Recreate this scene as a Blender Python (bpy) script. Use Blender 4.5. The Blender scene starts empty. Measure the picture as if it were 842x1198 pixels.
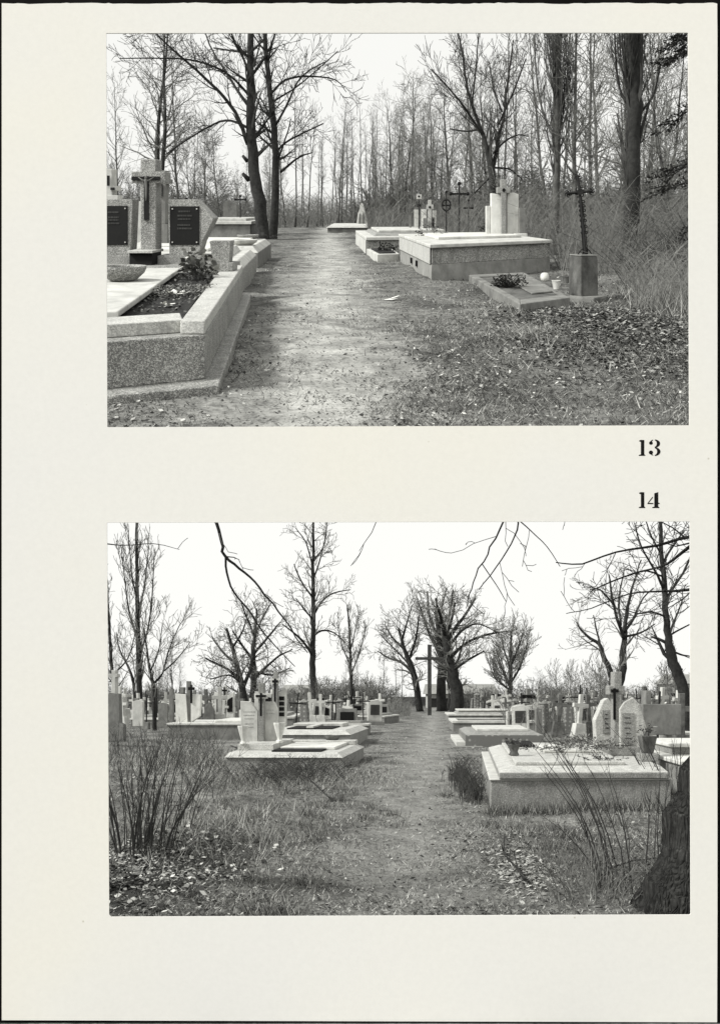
import bpy, bmesh, math, random
import numpy as np
from mathutils import Vector, Matrix
random.seed(7); RNG = np.random.default_rng(7)
sc = bpy.context.scene
COL = sc.collection
PI = math.pi
F = 1000.0            # focal length in pixels of the 842 wide photograph
U0 = 465.0            # principal column
V0 = 815.0            # row of the true horizon
EYE = 1.6

# ------------------------------------------------------------------ materials
TINT = (1.0, 1.0, 0.945)
def g(v, t=TINT): return (v*t[0], v*t[1], v*t[2], 1)
def newmat(name, rough=0.9, spec=0.2):
    m = bpy.data.materials.new(name); m.use_nodes = True
    nt = m.node_tree; b = nt.nodes['Principled BSDF']
    b.inputs['Roughness'].default_value = rough
    b.inputs['Specular IOR Level'].default_value = spec
    return m, nt, b
def nn(nt, typ, **kw):
    n = nt.nodes.new(typ)
    for k, v in kw.items(): setattr(n, k, v)
    return n
def ramp(nt, fac, stops):
    r = nn(nt, 'ShaderNodeValToRGB')
    el = r.color_ramp.elements
    while len(el) < len(stops): el.new(0.5)
    for e, (p, v) in zip(el, stops):
        e.position = p; e.color = g(v) if not isinstance(v, tuple) else v
    nt.links.new(fac, r.inputs[0]); return r.outputs[0]
def coords(nt):
    return nn(nt, 'ShaderNodeTexCoord').outputs['Object']
def noise(nt, co, scale, detail=4, rough=0.6):
    n = nn(nt, 'ShaderNodeTexNoise'); n.inputs['Scale'].default_value = scale
    n.inputs['Detail'].default_value = detail; n.inputs['Roughness'].default_value = rough
    nt.links.new(co, n.inputs['Vector']); return n.outputs['Fac']
def mixc(nt, fac, a, b, mode='MIX'):
    m = nn(nt, 'ShaderNodeMix', data_type='RGBA', blend_type=mode)
    if isinstance(fac, float): m.inputs[0].default_value = fac
    else: nt.links.new(fac, m.inputs[0])
    nt.links.new(a, m.inputs[6]); nt.links.new(b, m.inputs[7]); return m.outputs[2]
def bump(nt, b, h, strength, dist):
    n = nn(nt, 'ShaderNodeBump'); n.inputs['Strength'].default_value = strength
    n.inputs['Distance'].default_value = dist
    nt.links.new(h, n.inputs['Height']); nt.links.new(n.outputs[0], b.inputs['Normal'])
def plain(name, v, var=0.35, scale=6.0, rough=0.85, bmp=0.3, bscale=40, bdist=0.01, spec=0.2):
    m, nt, b = newmat(name, rough, spec); co = coords(nt)
    c1 = ramp(nt, noise(nt, co, scale, 6, .7), [(0.25, v*(1-var)), (0.5, v), (0.78, v*(1+var))])
    mp = nn(nt, 'ShaderNodeMapping'); mp.inputs['Scale'].default_value = (1.3, 1.3, .8); nt.links.new(co, mp.inputs[0])
    st = ramp(nt, noise(nt, mp.outputs[0], 2.4, 9, .7), [(.36, (1-var*1.1,)*3+(1,)), (.56, (1, 1, 1, 1))])
    c1 = mixc(nt, 1.0, c1, st, 'MULTIPLY')
    nt.links.new(c1, b.inputs['Base Color'])
    if bmp: bump(nt, b, noise(nt, co, bscale, 4, .7), bmp, bdist)
    return m
def terrazzo(name, lo, mid, hi, scale=55, rough=0.6, stain=0.35):
    m, nt, b = newmat(name, rough, .3); co = coords(nt)
    v = nn(nt, 'ShaderNodeTexVoronoi'); v.inputs['Scale'].default_value = scale
    nt.links.new(co, v.inputs['Vector'])
    sep = nn(nt, 'ShaderNodeSeparateColor'); nt.links.new(v.outputs['Color'], sep.inputs[0])
    c = ramp(nt, sep.outputs[0], [(0.0, lo), (0.3, lo*1.15), (0.42, mid), (0.72, mid*1.1), (0.8, hi), (1, hi)])
    mp = nn(nt, 'ShaderNodeMapping'); mp.inputs['Scale'].default_value = (1.3, 1.3, .55); nt.links.new(co, mp.inputs[0])
    st = ramp(nt, noise(nt, mp.outputs[0], 3.2, 9, .72), [(0.32, (1-stain*1.25,)*3+(1,)), (0.58, (1, 1, 1, 1))])
    c = mixc(nt, 1.0, c, st, 'MULTIPLY')
    nt.links.new(c, b.inputs['Base Color'])
    bump(nt, b, sep.outputs[1], .25, .004)
    return m
def island(name, stops, rough=0.9):
    m, nt, b = newmat(name, rough, .15)
    ge = nn(nt, 'ShaderNodeNewGeometry')
    c = ramp(nt, ge.outputs['Random Per Island'], stops)
    nt.links.new(c, b.inputs['Base Color']); return m

M = {}
M['terrazzo'] = terrazzo('terrazzo', .13, .25, .50, 120)
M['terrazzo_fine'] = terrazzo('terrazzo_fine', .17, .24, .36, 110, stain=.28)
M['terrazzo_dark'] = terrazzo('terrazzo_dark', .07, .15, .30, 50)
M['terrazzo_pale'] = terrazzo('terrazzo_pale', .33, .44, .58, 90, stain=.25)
M['aggregate'] = terrazzo('exposed_aggregate', .15, .29, .52, 85, rough=.9)
def dotted():
    m, nt, b = newmat('dotted_cladding', .8, .2); co = coords(nt)
    v = nn(nt, 'ShaderNodeTexVoronoi'); v.inputs['Scale'].default_value = 5.5; v.inputs['Randomness'].default_value = .25
    nt.links.new(co, v.inputs['Vector'])
    d = ramp(nt, v.outputs['Distance'], [(.2, .42), (.3, .12)])
    c = mixc(nt, .5, d, ramp(nt, noise(nt, co, 60, 3, .6), [(.3, .06), (.7, .26)]))
    nt.links.new(c, b.inputs['Base Color']); return m
M['dotted'] = dotted()
M['pale'] = plain('pale_stone', .50, .24, 3.5, .7, .15)
M['white'] = plain('white_stone', .60, .2, 3.0, .6, .1)
M['concrete'] = plain('concrete', .19, .3, 4.0, .9, .4)
M['concrete_mid'] = plain('cast_concrete', .27, .28, 3.0, .9, .4)
M['concrete_dark'] = plain('mossy_concrete', .12, .5, 5.0, .95, .5)
M['black_granite'] = plain('black_granite', .008, .3, 30, .6, 0, spec=.12)
M['letters'] = plain('engraved_letters', .05, .3, 30, .5, 0)
M['letters_grey'] = plain('worn_letters', .34, .3, 30, .7, 0)
M['iron'] = plain('rusty_iron', .014, .5, 20, .75, .3)
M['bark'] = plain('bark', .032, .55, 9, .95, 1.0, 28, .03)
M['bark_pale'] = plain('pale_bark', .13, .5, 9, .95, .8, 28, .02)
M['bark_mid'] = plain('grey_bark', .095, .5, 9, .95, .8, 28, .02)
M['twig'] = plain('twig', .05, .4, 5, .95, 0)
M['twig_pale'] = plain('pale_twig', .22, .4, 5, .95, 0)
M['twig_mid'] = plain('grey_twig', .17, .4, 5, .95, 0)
M['soil'] = plain('soil', .022, .7, 30, .95, .9, 60, .03)
M['earth'] = plain('earth', .10, .4, 3, .95, .5)
M['fir'] = island('fir_needles', [(0, .02), (.6, .045), (1, .09)])
M['leaf'] = island('plant_leaves', [(0, .08), (.5, .2), (1, .5)])
M['wreath'] = island('dry_wreath', [(0, .03), (.6, .10), (1, .34)])
M['grass'] = island('grass_blades', [(0, .03), (.28, .09), (.58, .23), (.85, .46), (1, .66)])
M['grass_dark'] = island('dark_grass_blades', [(0, .02), (.35, .06), (.7, .17), (.9, .36), (1, .52)])
M['straw'] = island('dry_straw', [(0, .13), (.5, .27), (1, .48)])
M['litter'] = island('leaf_litter', [(0, .015), (.45, .05), (.72, .2), (.9, .45), (1, .6)])
M['ivy'] = island('ground_ivy', [(0, .02), (.4, .06), (.75, .15), (.95, .3), (1, .42)])
M['roof'] = plain('roof_tiles', .30, .2, 2, .9, 0)
M['render_wall'] = plain('rendered_wall', .38, .2, 1, .9, 0)
M['glass'] = plain('window_glass', .03, .2, 3, .2, 0)
M['wood'] = plain('weathered_wood', .06, .4, 6, .9, .3)
M['ink'] = plain('stencil_ink', .010, .2, 80, .7, 0, spec=.1)
M['black_card'] = plain('black_card', .006, .2, 10, .95, 0, spec=.05)
M['plastic'] = plain('pale_plastic', .75, .1, 10, .5, 0)

def near_bark():
    m, nt, b = newmat('ridged_bark', .95, .1); co = coords(nt)
    mp = nn(nt, 'ShaderNodeMapping'); mp.inputs['Scale'].default_value = (1, 1, .11); nt.links.new(co, mp.inputs[0])
    v = nn(nt, 'ShaderNodeTexVoronoi', feature='DISTANCE_TO_EDGE'); v.inputs['Scale'].default_value = 34
    nm = nn(nt, 'ShaderNodeTexNoise'); nm.inputs['Scale'].default_value = 6; nt.links.new(mp.outputs[0], nm.inputs['Vector'])
    ad = nn(nt, 'ShaderNodeMix', data_type='RGBA', blend_type='LINEAR_LIGHT'); ad.inputs[0].default_value = .12
    nt.links.new(mp.outputs[0], ad.inputs[6]); nt.links.new(nm.outputs['Color'], ad.inputs[7]); nt.links.new(ad.outputs[2], v.inputs['Vector'])
    c = ramp(nt, noise(nt, co, 14, 8, .75), [(.3, .016), (.55, .035), (.75, .085)])
    nt.links.new(c, b.inputs['Base Color']); bump(nt, b, v.outputs['Distance'], 1.0, .06); return m
M['bark_near'] = near_bark()
def ground_mat(name, pathfn, lo, hi, sandlo, sandhi):
    """mottled turf with a worn sandy track; pathfn = (c0, c1, halfwidth, softness) in metres"""
    m, nt, b = newmat(name, .95, .1); co = coords(nt)
    n1 = noise(nt, co, 9, 8, .72); n2 = noise(nt, co, .8, 4, .6)
    turf = ramp(nt, n1, [(.3, lo*.6), (.5, (lo+hi)/2), (.68, hi*1.15)])
    big = ramp(nt, n2, [(.35, (.5,)*3+(1,)), (.65, (1.3,)*3+(1,))])
    turf = mixc(nt, 1.0, turf, big, 'MULTIPLY')
    n2b = noise(nt, co, 2.1, 6, .7)
    sand = ramp(nt, n2b, [(.33, sandlo*1.2), (.47, (sandlo+sandhi)/2), (.62, sandhi)])
    n3 = noise(nt, co, 24, 8, .8)
    sand = mixc(nt, 1.0, sand, ramp(nt, n3, [(.36, (.35,)*3+(1,)), (.47, (.92,)*3+(1,)), (.66, (1.15,)*3+(1,))]), 'MULTIPLY')
    turf = mixc(nt, 1.0, turf, ramp(nt, n3, [(.36, (.5,)*3+(1,)), (.5, (1,)*3+(1,)), (.66, (1.4,)*3+(1,))]), 'MULTIPLY')
    sx = nn(nt, 'ShaderNodeSeparateXYZ'); nt.links.new(co, sx.inputs[0])
    def mth(op, a, bb):
        n = nn(nt, 'ShaderNodeMath', operation=op)
        for i, q in enumerate((a, bb)):
            if isinstance(q, (int, float)): n.inputs[i].default_value = q
            elif q is not None: nt.links.new(q, n.inputs[i])
        return n.outputs[0]
    c0, c1, hw, so = pathfn
    cx = mth('ADD', mth('MULTIPLY', sx.outputs[1], c1), c0)
    d = mth('ABSOLUTE', mth('SUBTRACT', sx.outputs[0], cx), None)
    wob = mth('MULTIPLY', mth('SUBTRACT', noise(nt, co, 1.3, 12, .82), .5), 4.2*so)
    d = mth('ADD', d, wob)
    mr = nn(nt, 'ShaderNodeMapRange'); nt.links.new(d, mr.inputs[0])
    mr.inputs[1].default_value = hw+so*.5; mr.inputs[2].default_value = hw-so*.5
    c = mixc(nt, mr.outputs[0], turf, sand)
    nt.links.new(c, b.inputs['Base Color'])
    bump(nt, b, n3, .8, .03)
    return m
M['ground_hill'] = ground_mat('hill_ground', (-.05, -.078, .60, 1.1), .075, .20, .17, .46)
M['ground'] = ground_mat('cemetery_ground', (-.25, .045, .38, 1.2), .08, .235, .15, .31)

def paper_mat():
    m, nt, b = newmat('album_paper', .95, .1); co = coords(nt)
    t = noise(nt, co, .55, 3, .5)
    base = ramp(nt, t, [(.36, (.852, .841, .806, 1)), (.52, (.862, .848, .80, 1)), (.66, (.876, .855, .783, 1))])
    fib = ramp(nt, noise(nt, co, 38, 6, .75), [(.3, (.965, .965, .965, 1)), (.7, (1.01, 1.01, 1.01, 1))])
    c = mixc(nt, 1.0, base, fib, 'MULTIPLY')
    v = nn(nt, 'ShaderNodeTexVoronoi'); v.inputs['Scale'].default_value = 4.2
    nt.links.new(co, v.inputs['Vector'])
    spk = ramp(nt, v.outputs['Distance'], [(.012, (.72, .70, .64, 1)), (.03, (1, 1, 1, 1))])
    c = mixc(nt, 1.0, c, spk, 'MULTIPLY')
    nt.links.new(c, b.inputs['Base Color'])
    bump(nt, b, noise(nt, co, 90, 4, .7), .12, .004)
    return m
M['paper'] = paper_mat()

# ------------------------------------------------------------------ contexts
class Ctx:
    def __init__(s, S, k, v0): s.S, s.k, s.v0 = S, k, v0
    def world(s, X, Y, Z=0.0):
        return Vector((s.S*X, s.S*Y, EYE + s.S*(Z-EYE+s.k*Y)))
    def P(s, u, v, z=0.0):
        Y = (EYE-z)*F/(v-s.v0); return Vector(((u-U0)/F*Y, Y, z))
    def xz(s, u, v, Y):
        return ((u-U0)/F*Y, EYE-(v-s.v0)/F*Y)
    def face(s, pts, Y): return [s.xz(u, v, Y) for u, v in pts]
HILL = Ctx(22.0, (V0-240)/F, 240.0)      # the upper cemetery, on a rising hillside
FLAT = Ctx(1.0, 0.0, 815.0)              # the lower cemetery, level

# ------------------------------------------------------------------ mesh builder
class MB:
    def __init__(s): s.v, s.f = [], []
    def add(s, vs, fs):
        o = len(s.v); s.v.extend(vs); s.f.extend([tuple(i+o for i in f) for f in fs])
    def prism(s, poly, z0, z1, top=None):
        n = len(poly); tp = top or poly
        vs = [(p[0], p[1], z0) for p in poly] + [(p[0], p[1], z1) for p in tp]
        a = sum(poly[i][0]*poly[(i+1) % n][1]-poly[(i+1) % n][0]*poly[i][1] for i in range(n))
        fs = [tuple(range(n-1, -1, -1)), tuple(range(n, 2*n))] + [(i, (i+1) % n, n+(i+1) % n, n+i) for i in range(n)]
        if a < 0: fs = [f[::-1] for f in fs]
        s.add(vs, fs); return s
    def box(s, x0, x1, y0, y1, z0, z1):
        return s.prism([(x0, y0), (x1, y0), (x1, y1), (x0, y1)], z0, z1)
    def slabface(s, poly, y0, y1):
        """an upright outline (x, z) with thickness from y0 (front) to y1"""
        n = len(poly)
        vs = [(p[0], y0, p[1]) for p in poly] + [(p[0], y1, p[1]) for p in poly]
        a = sum(poly[i][0]*poly[(i+1) % n][1]-poly[(i+1) % n][0]*poly[i][1] for i in range(n))
        fs = [tuple(range(n)), tuple(range(2*n-1, n-1, -1))] + [((i+1) % n, i, n+i, n+(i+1) % n) for i in range(n)]
        if a < 0: fs = [f[::-1] for f in fs]
        s.add(vs, fs); return s
    def tube(s, pts, rad, n=4, cap=True):
        pts = [Vector(p) for p in pts]
        m = len(pts); vs = []; o = len(s.v)
        ref = Vector((.31, .77, .55))
        for i, p in enumerate(pts):
            t = (pts[min(i+1, m-1)]-pts[max(i-1, 0)])
            if t.length < 1e-9: t = Vector((0, 0, 1))
            t.normalize()
            a = t.cross(ref)
            if a.length < .15: a = t.cross(Vector((1, 0, 0)))
            a.normalize(); b = t.cross(a); r = rad[i]
            for j in range(n):
                q = 2*PI*j/n; c_, s_ = math.cos(q)*r, math.sin(q)*r
                vs.append((p.x+a.x*c_+b.x*s_, p.y+a.y*c_+b.y*s_, p.z+a.z*c_+b.z*s_))
        fs = []
        for i in range(m-1):
            for j in range(n):
                k = (j+1) % n
                fs.append((o+i*n+j, o+i*n+k, o+(i+1)*n+k, o+(i+1)*n+j))
        if cap and n > 3:
            fs.append(tuple(o+j for j in range(n-1, -1, -1))); fs.append(tuple(o+(m-1)*n+j for j in range(n)))
        s.v.extend(vs); s.f.extend(fs); return s
    def lathe(s, cx, cy, prof, n=20):
        o = len(s.v)
        for r, z in prof:
            for j in range(n):
                a = 2*PI*j/n; s.v.append((cx+r*math.cos(a), cy+r*math.sin(a), z))
        for i in range(len(prof)-1):
            for j in range(n):
                k = (j+1) % n
                s.f.append((o+i*n+j, o+i*n+k, o+(i+1)*n+k, o+(i+1)*n+j))
        s.f.append(tuple(o+j for j in range(n-1, -1, -1)))
        s.f.append(tuple(o+(len(prof)-1)*n+j for j in range(n))); return s
    def leafquad(s, p, d, w, up):
        p = Vector(p); d = Vector(d); side = d.cross(up)
        if side.length < 1e-6: side = Vector((1, 0, 0))
        side = side.normalized()*w
        m = p+d*.5
        s.add([tuple(p), tuple(m+side), tuple(p+d), tuple(m-side)], [(0, 1, 2, 3)])

def tag(o, label=None, cat=None, group=None, kind=None):
    for k, v in (('label', label), ('category', cat), ('group', group), ('kind', kind)):
        if v: o[k] = v
    return o
def link_mesh(name, mb, m, base, ctx, shear, parent=None, smooth=False, bevel=0.0):
    me = bpy.data.meshes.new(name)
    k = ctx.k if shear else 0.0
    v = np.array(mb.v, dtype=np.float64) - np.array(base)
    if k: v[:, 2] += k*v[:, 1]
    me.from_pydata(v.tolist(), [], mb.f); me.update()
    me.materials.append(M[m] if isinstance(m, str) else m)
    if smooth: me.polygons.foreach_set('use_smooth', [True]*len(me.polygons))
    o = bpy.data.objects.new(name, me); COL.objects.link(o)
    if bevel:
        b = o.modifiers.new('edges', 'BEVEL'); b.width = bevel; b.segments = 2; b.limit_method = 'ANGLE'
    if parent is not None: o.parent = parent
    return o
class Thing:
    def __init__(s, ctx, name, label, cat, base, group=None, shear=True):
        s.ctx, s.base, s.shear = ctx, Vector(base), shear
        o = bpy.data.objects.new(name, None); COL.objects.link(o)
        o.location = ctx.world(*base); o.scale = (ctx.S,)*3; o.empty_display_size = .2
        s.o = tag(o, label, cat, group)
    def part(s, name, mb, m, parent=None, label=None, smooth=False, bevel=0.0, kind=None):
        return tag(link_mesh(name, mb, m, s.base, s.ctx, s.shear, parent or s.o, smooth, bevel), label, kind=kind)
def single(ctx, name, label, cat, base, mb, m, group=None, shear=True, smooth=False, bevel=0.0, kind=None):
    o = link_mesh(name, mb, m, base, ctx, shear, None, smooth, bevel)
    o.location = ctx.world(*base); o.scale = (ctx.S,)*3
    return tag(o, label, cat, group, kind)
def dup(src, ctx, X, Y, rz=0.0, s=1.0, label=None, group=None, Z=0.0):
    r = src.copy(); COL.objects.link(r)
    r.location = ctx.world(X, Y, Z); r.rotation_euler = (0, 0, rz); r.scale = (ctx.S*s,)*3
    for k, v in (('label', label), ('group', group)):
        if v: r[k] = v
    for ch in list(src.children):
        c = ch.copy(); COL.objects.link(c); c.parent = r
        for g2 in ch.children:
            d = g2.copy(); COL.objects.link(d); d.parent = c
    return r
def quad(c, l=0, r=0, f=0, b=0):
    """inset of a footprint fl, fr, br, bl by metres from each side"""
    fl, fr, br, bl = [Vector((p[0], p[1])) for p in c]
    def at(s, t): return (fl*(1-s)+fr*s)*(1-t)+(bl*(1-s)+br*s)*t
    W = ((fr-fl).length+(br-bl).length)/2; D = ((bl-fl).length+(br-fr).length)/2
    s0, s1, t0, t1 = l/W, 1-r/W, f/D, 1-b/D
    return [tuple(at(a, q)) for a, q in ((s0, t0), (s1, t0), (s1, t1), (s0, t1))]
def cent(c): return (sum(p[0] for p in c)/len(c), sum(p[1] for p in c)/len(c), 0)
def layers(t, c, ls):
    out = {}
    for nm, ins, z0, z1, m, *tp in ls:
        p = quad(c, *ins); top = quad(c, *tp[0]) if tp else None
        out[nm] = t.part(nm, MB().prism(p, z0, z1, top), m, bevel=.014)
    return out
class XZ(list): pass
def cross_px(ctx, cu, vtop, vbot, arm_u0, arm_u1, arm_v0, arm_v1, w, Y):
    a = w/2
    return XZ(ctx.face([(cu-a, vbot), (cu+a, vbot), (cu+a, arm_v1), (arm_u1, arm_v1), (arm_u1, arm_v0), (cu+a, arm_v0),
                     (cu+a, vtop), (cu-a, vtop), (cu-a, arm_v0), (arm_u0, arm_v0), (arm_u0, arm_v1), (cu-a, arm_v1)], Y))
def rect(u0, v0, u1, v1): return [(u0, v1), (u1, v1), (u1, v0), (u0, v0)]
def lines_px(ctx, u0, u1, vs, Y, yf, seed, h=1.4):
    """rows of worn, unreadable lettering strokes"""
    r = random.Random(seed); mb = MB()
    for v in vs:
        u = u0+r.uniform(0, 2)
        e = u1-r.uniform(0, 3)
        while u < e:
            w = r.uniform(.7, 1.7)
            mb.slabface(ctx.face(rect(u, v-h/2, min(u+w, e), v+h/2), Y), yf-.004, yf-.0015)
            u += w+r.uniform(.35, .8)
    return mb

# ------------------------------------------------------------------ trees
class Grow:
    """recursive bare-branch generator; thick wood goes to .wood, fine branches to .fine"""
    def __init__(s, seed, rmin, spec, up=.12, wig=.16, split=1):
        s.r = random.Random(seed); s.rmin = rmin; s.spec = spec; s.up = up; s.wig = wig; s.split = split
        s.wood, s.fine = MB(), MB()
    def rv(s): r = s.r; return Vector((r.gauss(0, 1), r.gauss(0, 1), r.gauss(0, 1)))
    def poly(s, pts, rad, lvl):
        mb = s.wood if lvl < s.split else s.fine
        mb.tube(pts, rad, 9 if lvl == 0 else (6 if lvl == 1 and lvl < s.split else (4 if lvl <= 1 else 3)))
        s.kids(pts, rad, lvl)
    def kids(s, pts, rad, lvl):
        if lvl >= len(s.spec): return
        per, lr, ang, t0 = s.spec[lvl]; r = s.r
        seg = [(pts[i+1]-pts[i]).length for i in range(len(pts)-1)]; L = sum(seg)
        n = int(per*L+r.random()) if per > 0 else int(-per)
        for i in range(n):
            t = t0+(1-t0)*((i+r.random())/max(n, 1)); q = t*L; j = 0
            while j < len(seg)-1 and q > seg[j]: q -= seg[j]; j += 1
            u = min(q/max(seg[j], 1e-6), 1); p = pts[j].lerp(pts[j+1], u)
            rr = rad[j]*(1-u)+rad[j+1]*u
            d = (pts[j+1]-pts[j]).normalized()
            side = s.rv(); side -= d*side.dot(d); side.normalize()
            a = math.radians(ang)*r.uniform(.65, 1.3)
            nd = d*math.cos(a)+side*math.sin(a)
            l = lr*r.uniform(.6, 1.25)*(1-.45*t)
            s.branch(p, nd, l, max(rr*.5, s.rmin), lvl+1)
    def branch(s, p, d, L, r0, lvl):
        n = 5 if lvl <= 1 else (4 if lvl == 2 else 3)
        pts, rad = [p.copy()], [r0]; d = d.copy()
        for i in range(n):
            d = (d+s.rv()*s.wig+Vector((0, 0, s.up))).normalized()
            pts.append(pts[-1]+d*(L/n)); rad.append(max(r0*(1-.8*(i+1)/n), s.rmin))
        s.poly(pts, rad, lvl)

def finish_tree(gr, ctx, name, label, base, bark, twig, group=None):
    t = Thing(ctx, name, label, 'tree', base, group, shear=False)
    t.part('trunk', gr.wood, bark, smooth=True)
    if gr.fine.f: t.part('crown', gr.fine, twig)
    return t
def px_line(ctx, pts, Y, rnd, dy=0.0, dy0=0.0):
    out, rad = [], []
    n = len(pts)
    for i, (u, v, w) in enumerate(pts):
        y = Y+dy0+dy*(i/max(n-1, 1))
        x, z = ctx.xz(u, v, y)
        out.append(Vector((x, y, z))); rad.append(w/2/F*y)
    return out, rad
def smooth_line(pts, rad, rnd, wob, k=3):
    P, R = [], []
    for i in range(len(pts)-1):
        p0 = pts[max(i-1, 0)]; p1 = pts[i]; p2 = pts[i+1]; p3 = pts[min(i+2, len(pts)-1)]
        for j in range(k):
            t = j/k
            q = .5*((2*p1)+(p2-p0)*t+(2*p0-5*p1+4*p2-p3)*t*t+(3*p1-p0-3*p2+p3)*t*t*t)
            if i+j > 0: q += Vector((rnd.gauss(0, wob), rnd.gauss(0, wob), 0))
            P.append(q); R.append(rad[i]*(1-t)+rad[i+1]*t)
    P.append(pts[-1]); R.append(rad[-1]); return P, R
def hero(ctx, name, label, Y, trunk, limbs, spec, seed, bark='bark', twig='twig', up=.1, wig=.16, rpx=.24, group=None, split=2, floor=True, knots=()):
    """a tree whose trunk and main limbs follow given outlines; the rest grows by itself"""
    gr = Grow(seed, rpx/F*Y, spec, up, wig, split); rnd = gr.r
    pts, rad = px_line(ctx, trunk, Y, rnd)
    if floor:
        pts.insert(0, Vector((pts[0].x, pts[0].y, -.3))); rad.insert(0, rad[0]*1.25)
        pts.insert(1, Vector((pts[1].x, pts[1].y, max(.02, min(.35, pts[1].z*.5))))); rad.insert(1, rad[1]*1.08)
    base = (pts[0].x, pts[0].y, 0)
    pts, rad = smooth_line(pts, rad, rnd, rad[0]*.06)
    gr.wood.tube(pts, rad, 10)
    k = max(2, int(len(pts)*.35)); gr.kids(pts[k:], rad[k:], 1)
    for lb in limbs:
        dy = lb[0]*Y
        p, r = px_line(ctx, lb[1:], Y, rnd, dy)
        p, r = smooth_line(p, r, rnd, r[0]*.15)
        gr.wood.tube(p, r, 6); gr.kids(p, r, 1)
    for (u, v, du, dv, w) in knots:
        p, r = px_line(ctx, [(u, v, w), (u+du, v+dv, w*.7)], Y, rnd); gr.wood.tube(p, r, 6)
    return finish_tree(gr, ctx, name, label, base, bark, twig, group)
def proto(seed, H, r0, spec, rmin, up, wig, lean=.02, top=.12, split=1):
    gr = Grow(seed, rmin, spec, up, wig, split); pts, rad = [], []
    n = 9; x = y = 0.0
    for i in range(n+1):
        pts.append(Vector((x, y, -.3 if i == 0 else H*i/n))); rad.append(r0*(1-(1-top)*i/n)*(1.25 if i == 0 else 1))
        x += gr.r.gauss(0, lean)*H/n*2; y += gr.r.gauss(0, lean)*H/n*2
    gr.poly(pts, rad, 0); return gr
exec_after = []
# ------------------------------------------------------------------ camera, sky, sun
cam = bpy.data.cameras.new('camera'); co = bpy.data.objects.new('camera', cam); COL.objects.link(co)
co.location = (0, 0, EYE); co.rotation_euler = (PI/2, 0, 0)
cam.sensor_fit = 'HORIZONTAL'; cam.sensor_width = 36; cam.lens = F/842*36
cam.shift_x = (421-U0)/842; cam.shift_y = (V0-599)/842
cam.clip_start = .05; cam.clip_end = 20000
sc.camera = co
SUN_DIR = Vector((-.88, -.30, .76)).normalized()        # towards the sun
w = bpy.data.worlds.new('World'); sc.world = w; w.use_nodes = True
nt = w.node_tree; bg = nt.nodes['Background']
sky = nn(nt, 'ShaderNodeTexSky', sky_type='NISHITA', sun_disc=False)
sky.sun_elevation = math.asin(SUN_DIR.z); sky.sun_rotation = math.atan2(SUN_DIR.x, SUN_DIR.y)
sky.air_density = 1.0; sky.dust_density = 0.6; sky.ozone_density = 1.0
bw = nn(nt, 'ShaderNodeRGBToBW'); nt.links.new(sky.outputs[0], bw.inputs[0])
tn = nn(nt, 'ShaderNodeMix', data_type='RGBA', blend_type='MULTIPLY'); tn.inputs[0].default_value = 1
veil = nn(nt, 'ShaderNodeMath', operation='MINIMUM'); nt.links.new(bw.outputs[0], veil.inputs[0]); veil.inputs[1].default_value = 2.05
veil2 = nn(nt, 'ShaderNodeMath', operation='MAXIMUM'); nt.links.new(veil.outputs[0], veil2.inputs[0]); veil2.inputs[1].default_value = 1.95   # a thin even cloud veil
nt.links.new(veil2.outputs[0], tn.inputs[6]); tn.inputs[7].default_value = (1, 1, .965, 1)
nt.links.new(tn.outputs[2], bg.inputs[0]); bg.inputs[1].default_value = .15
sl = bpy.data.lights.new('sun', 'SUN'); so = bpy.data.objects.new('sun', sl); COL.objects.link(so)
sl.energy = 1.5; sl.angle = math.radians(10); sl.color = (1, .995, .965)
so.rotation_euler = SUN_DIR.to_track_quat('Z', 'Y').to_euler(); so.location = (-20, -10, 40)
vs = sc.view_settings; vs.view_transform = 'Standard'; vs.look = 'None'; vs.gamma = 1; vs.use_curve_mapping = False
vs.exposure = 1.70

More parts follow.
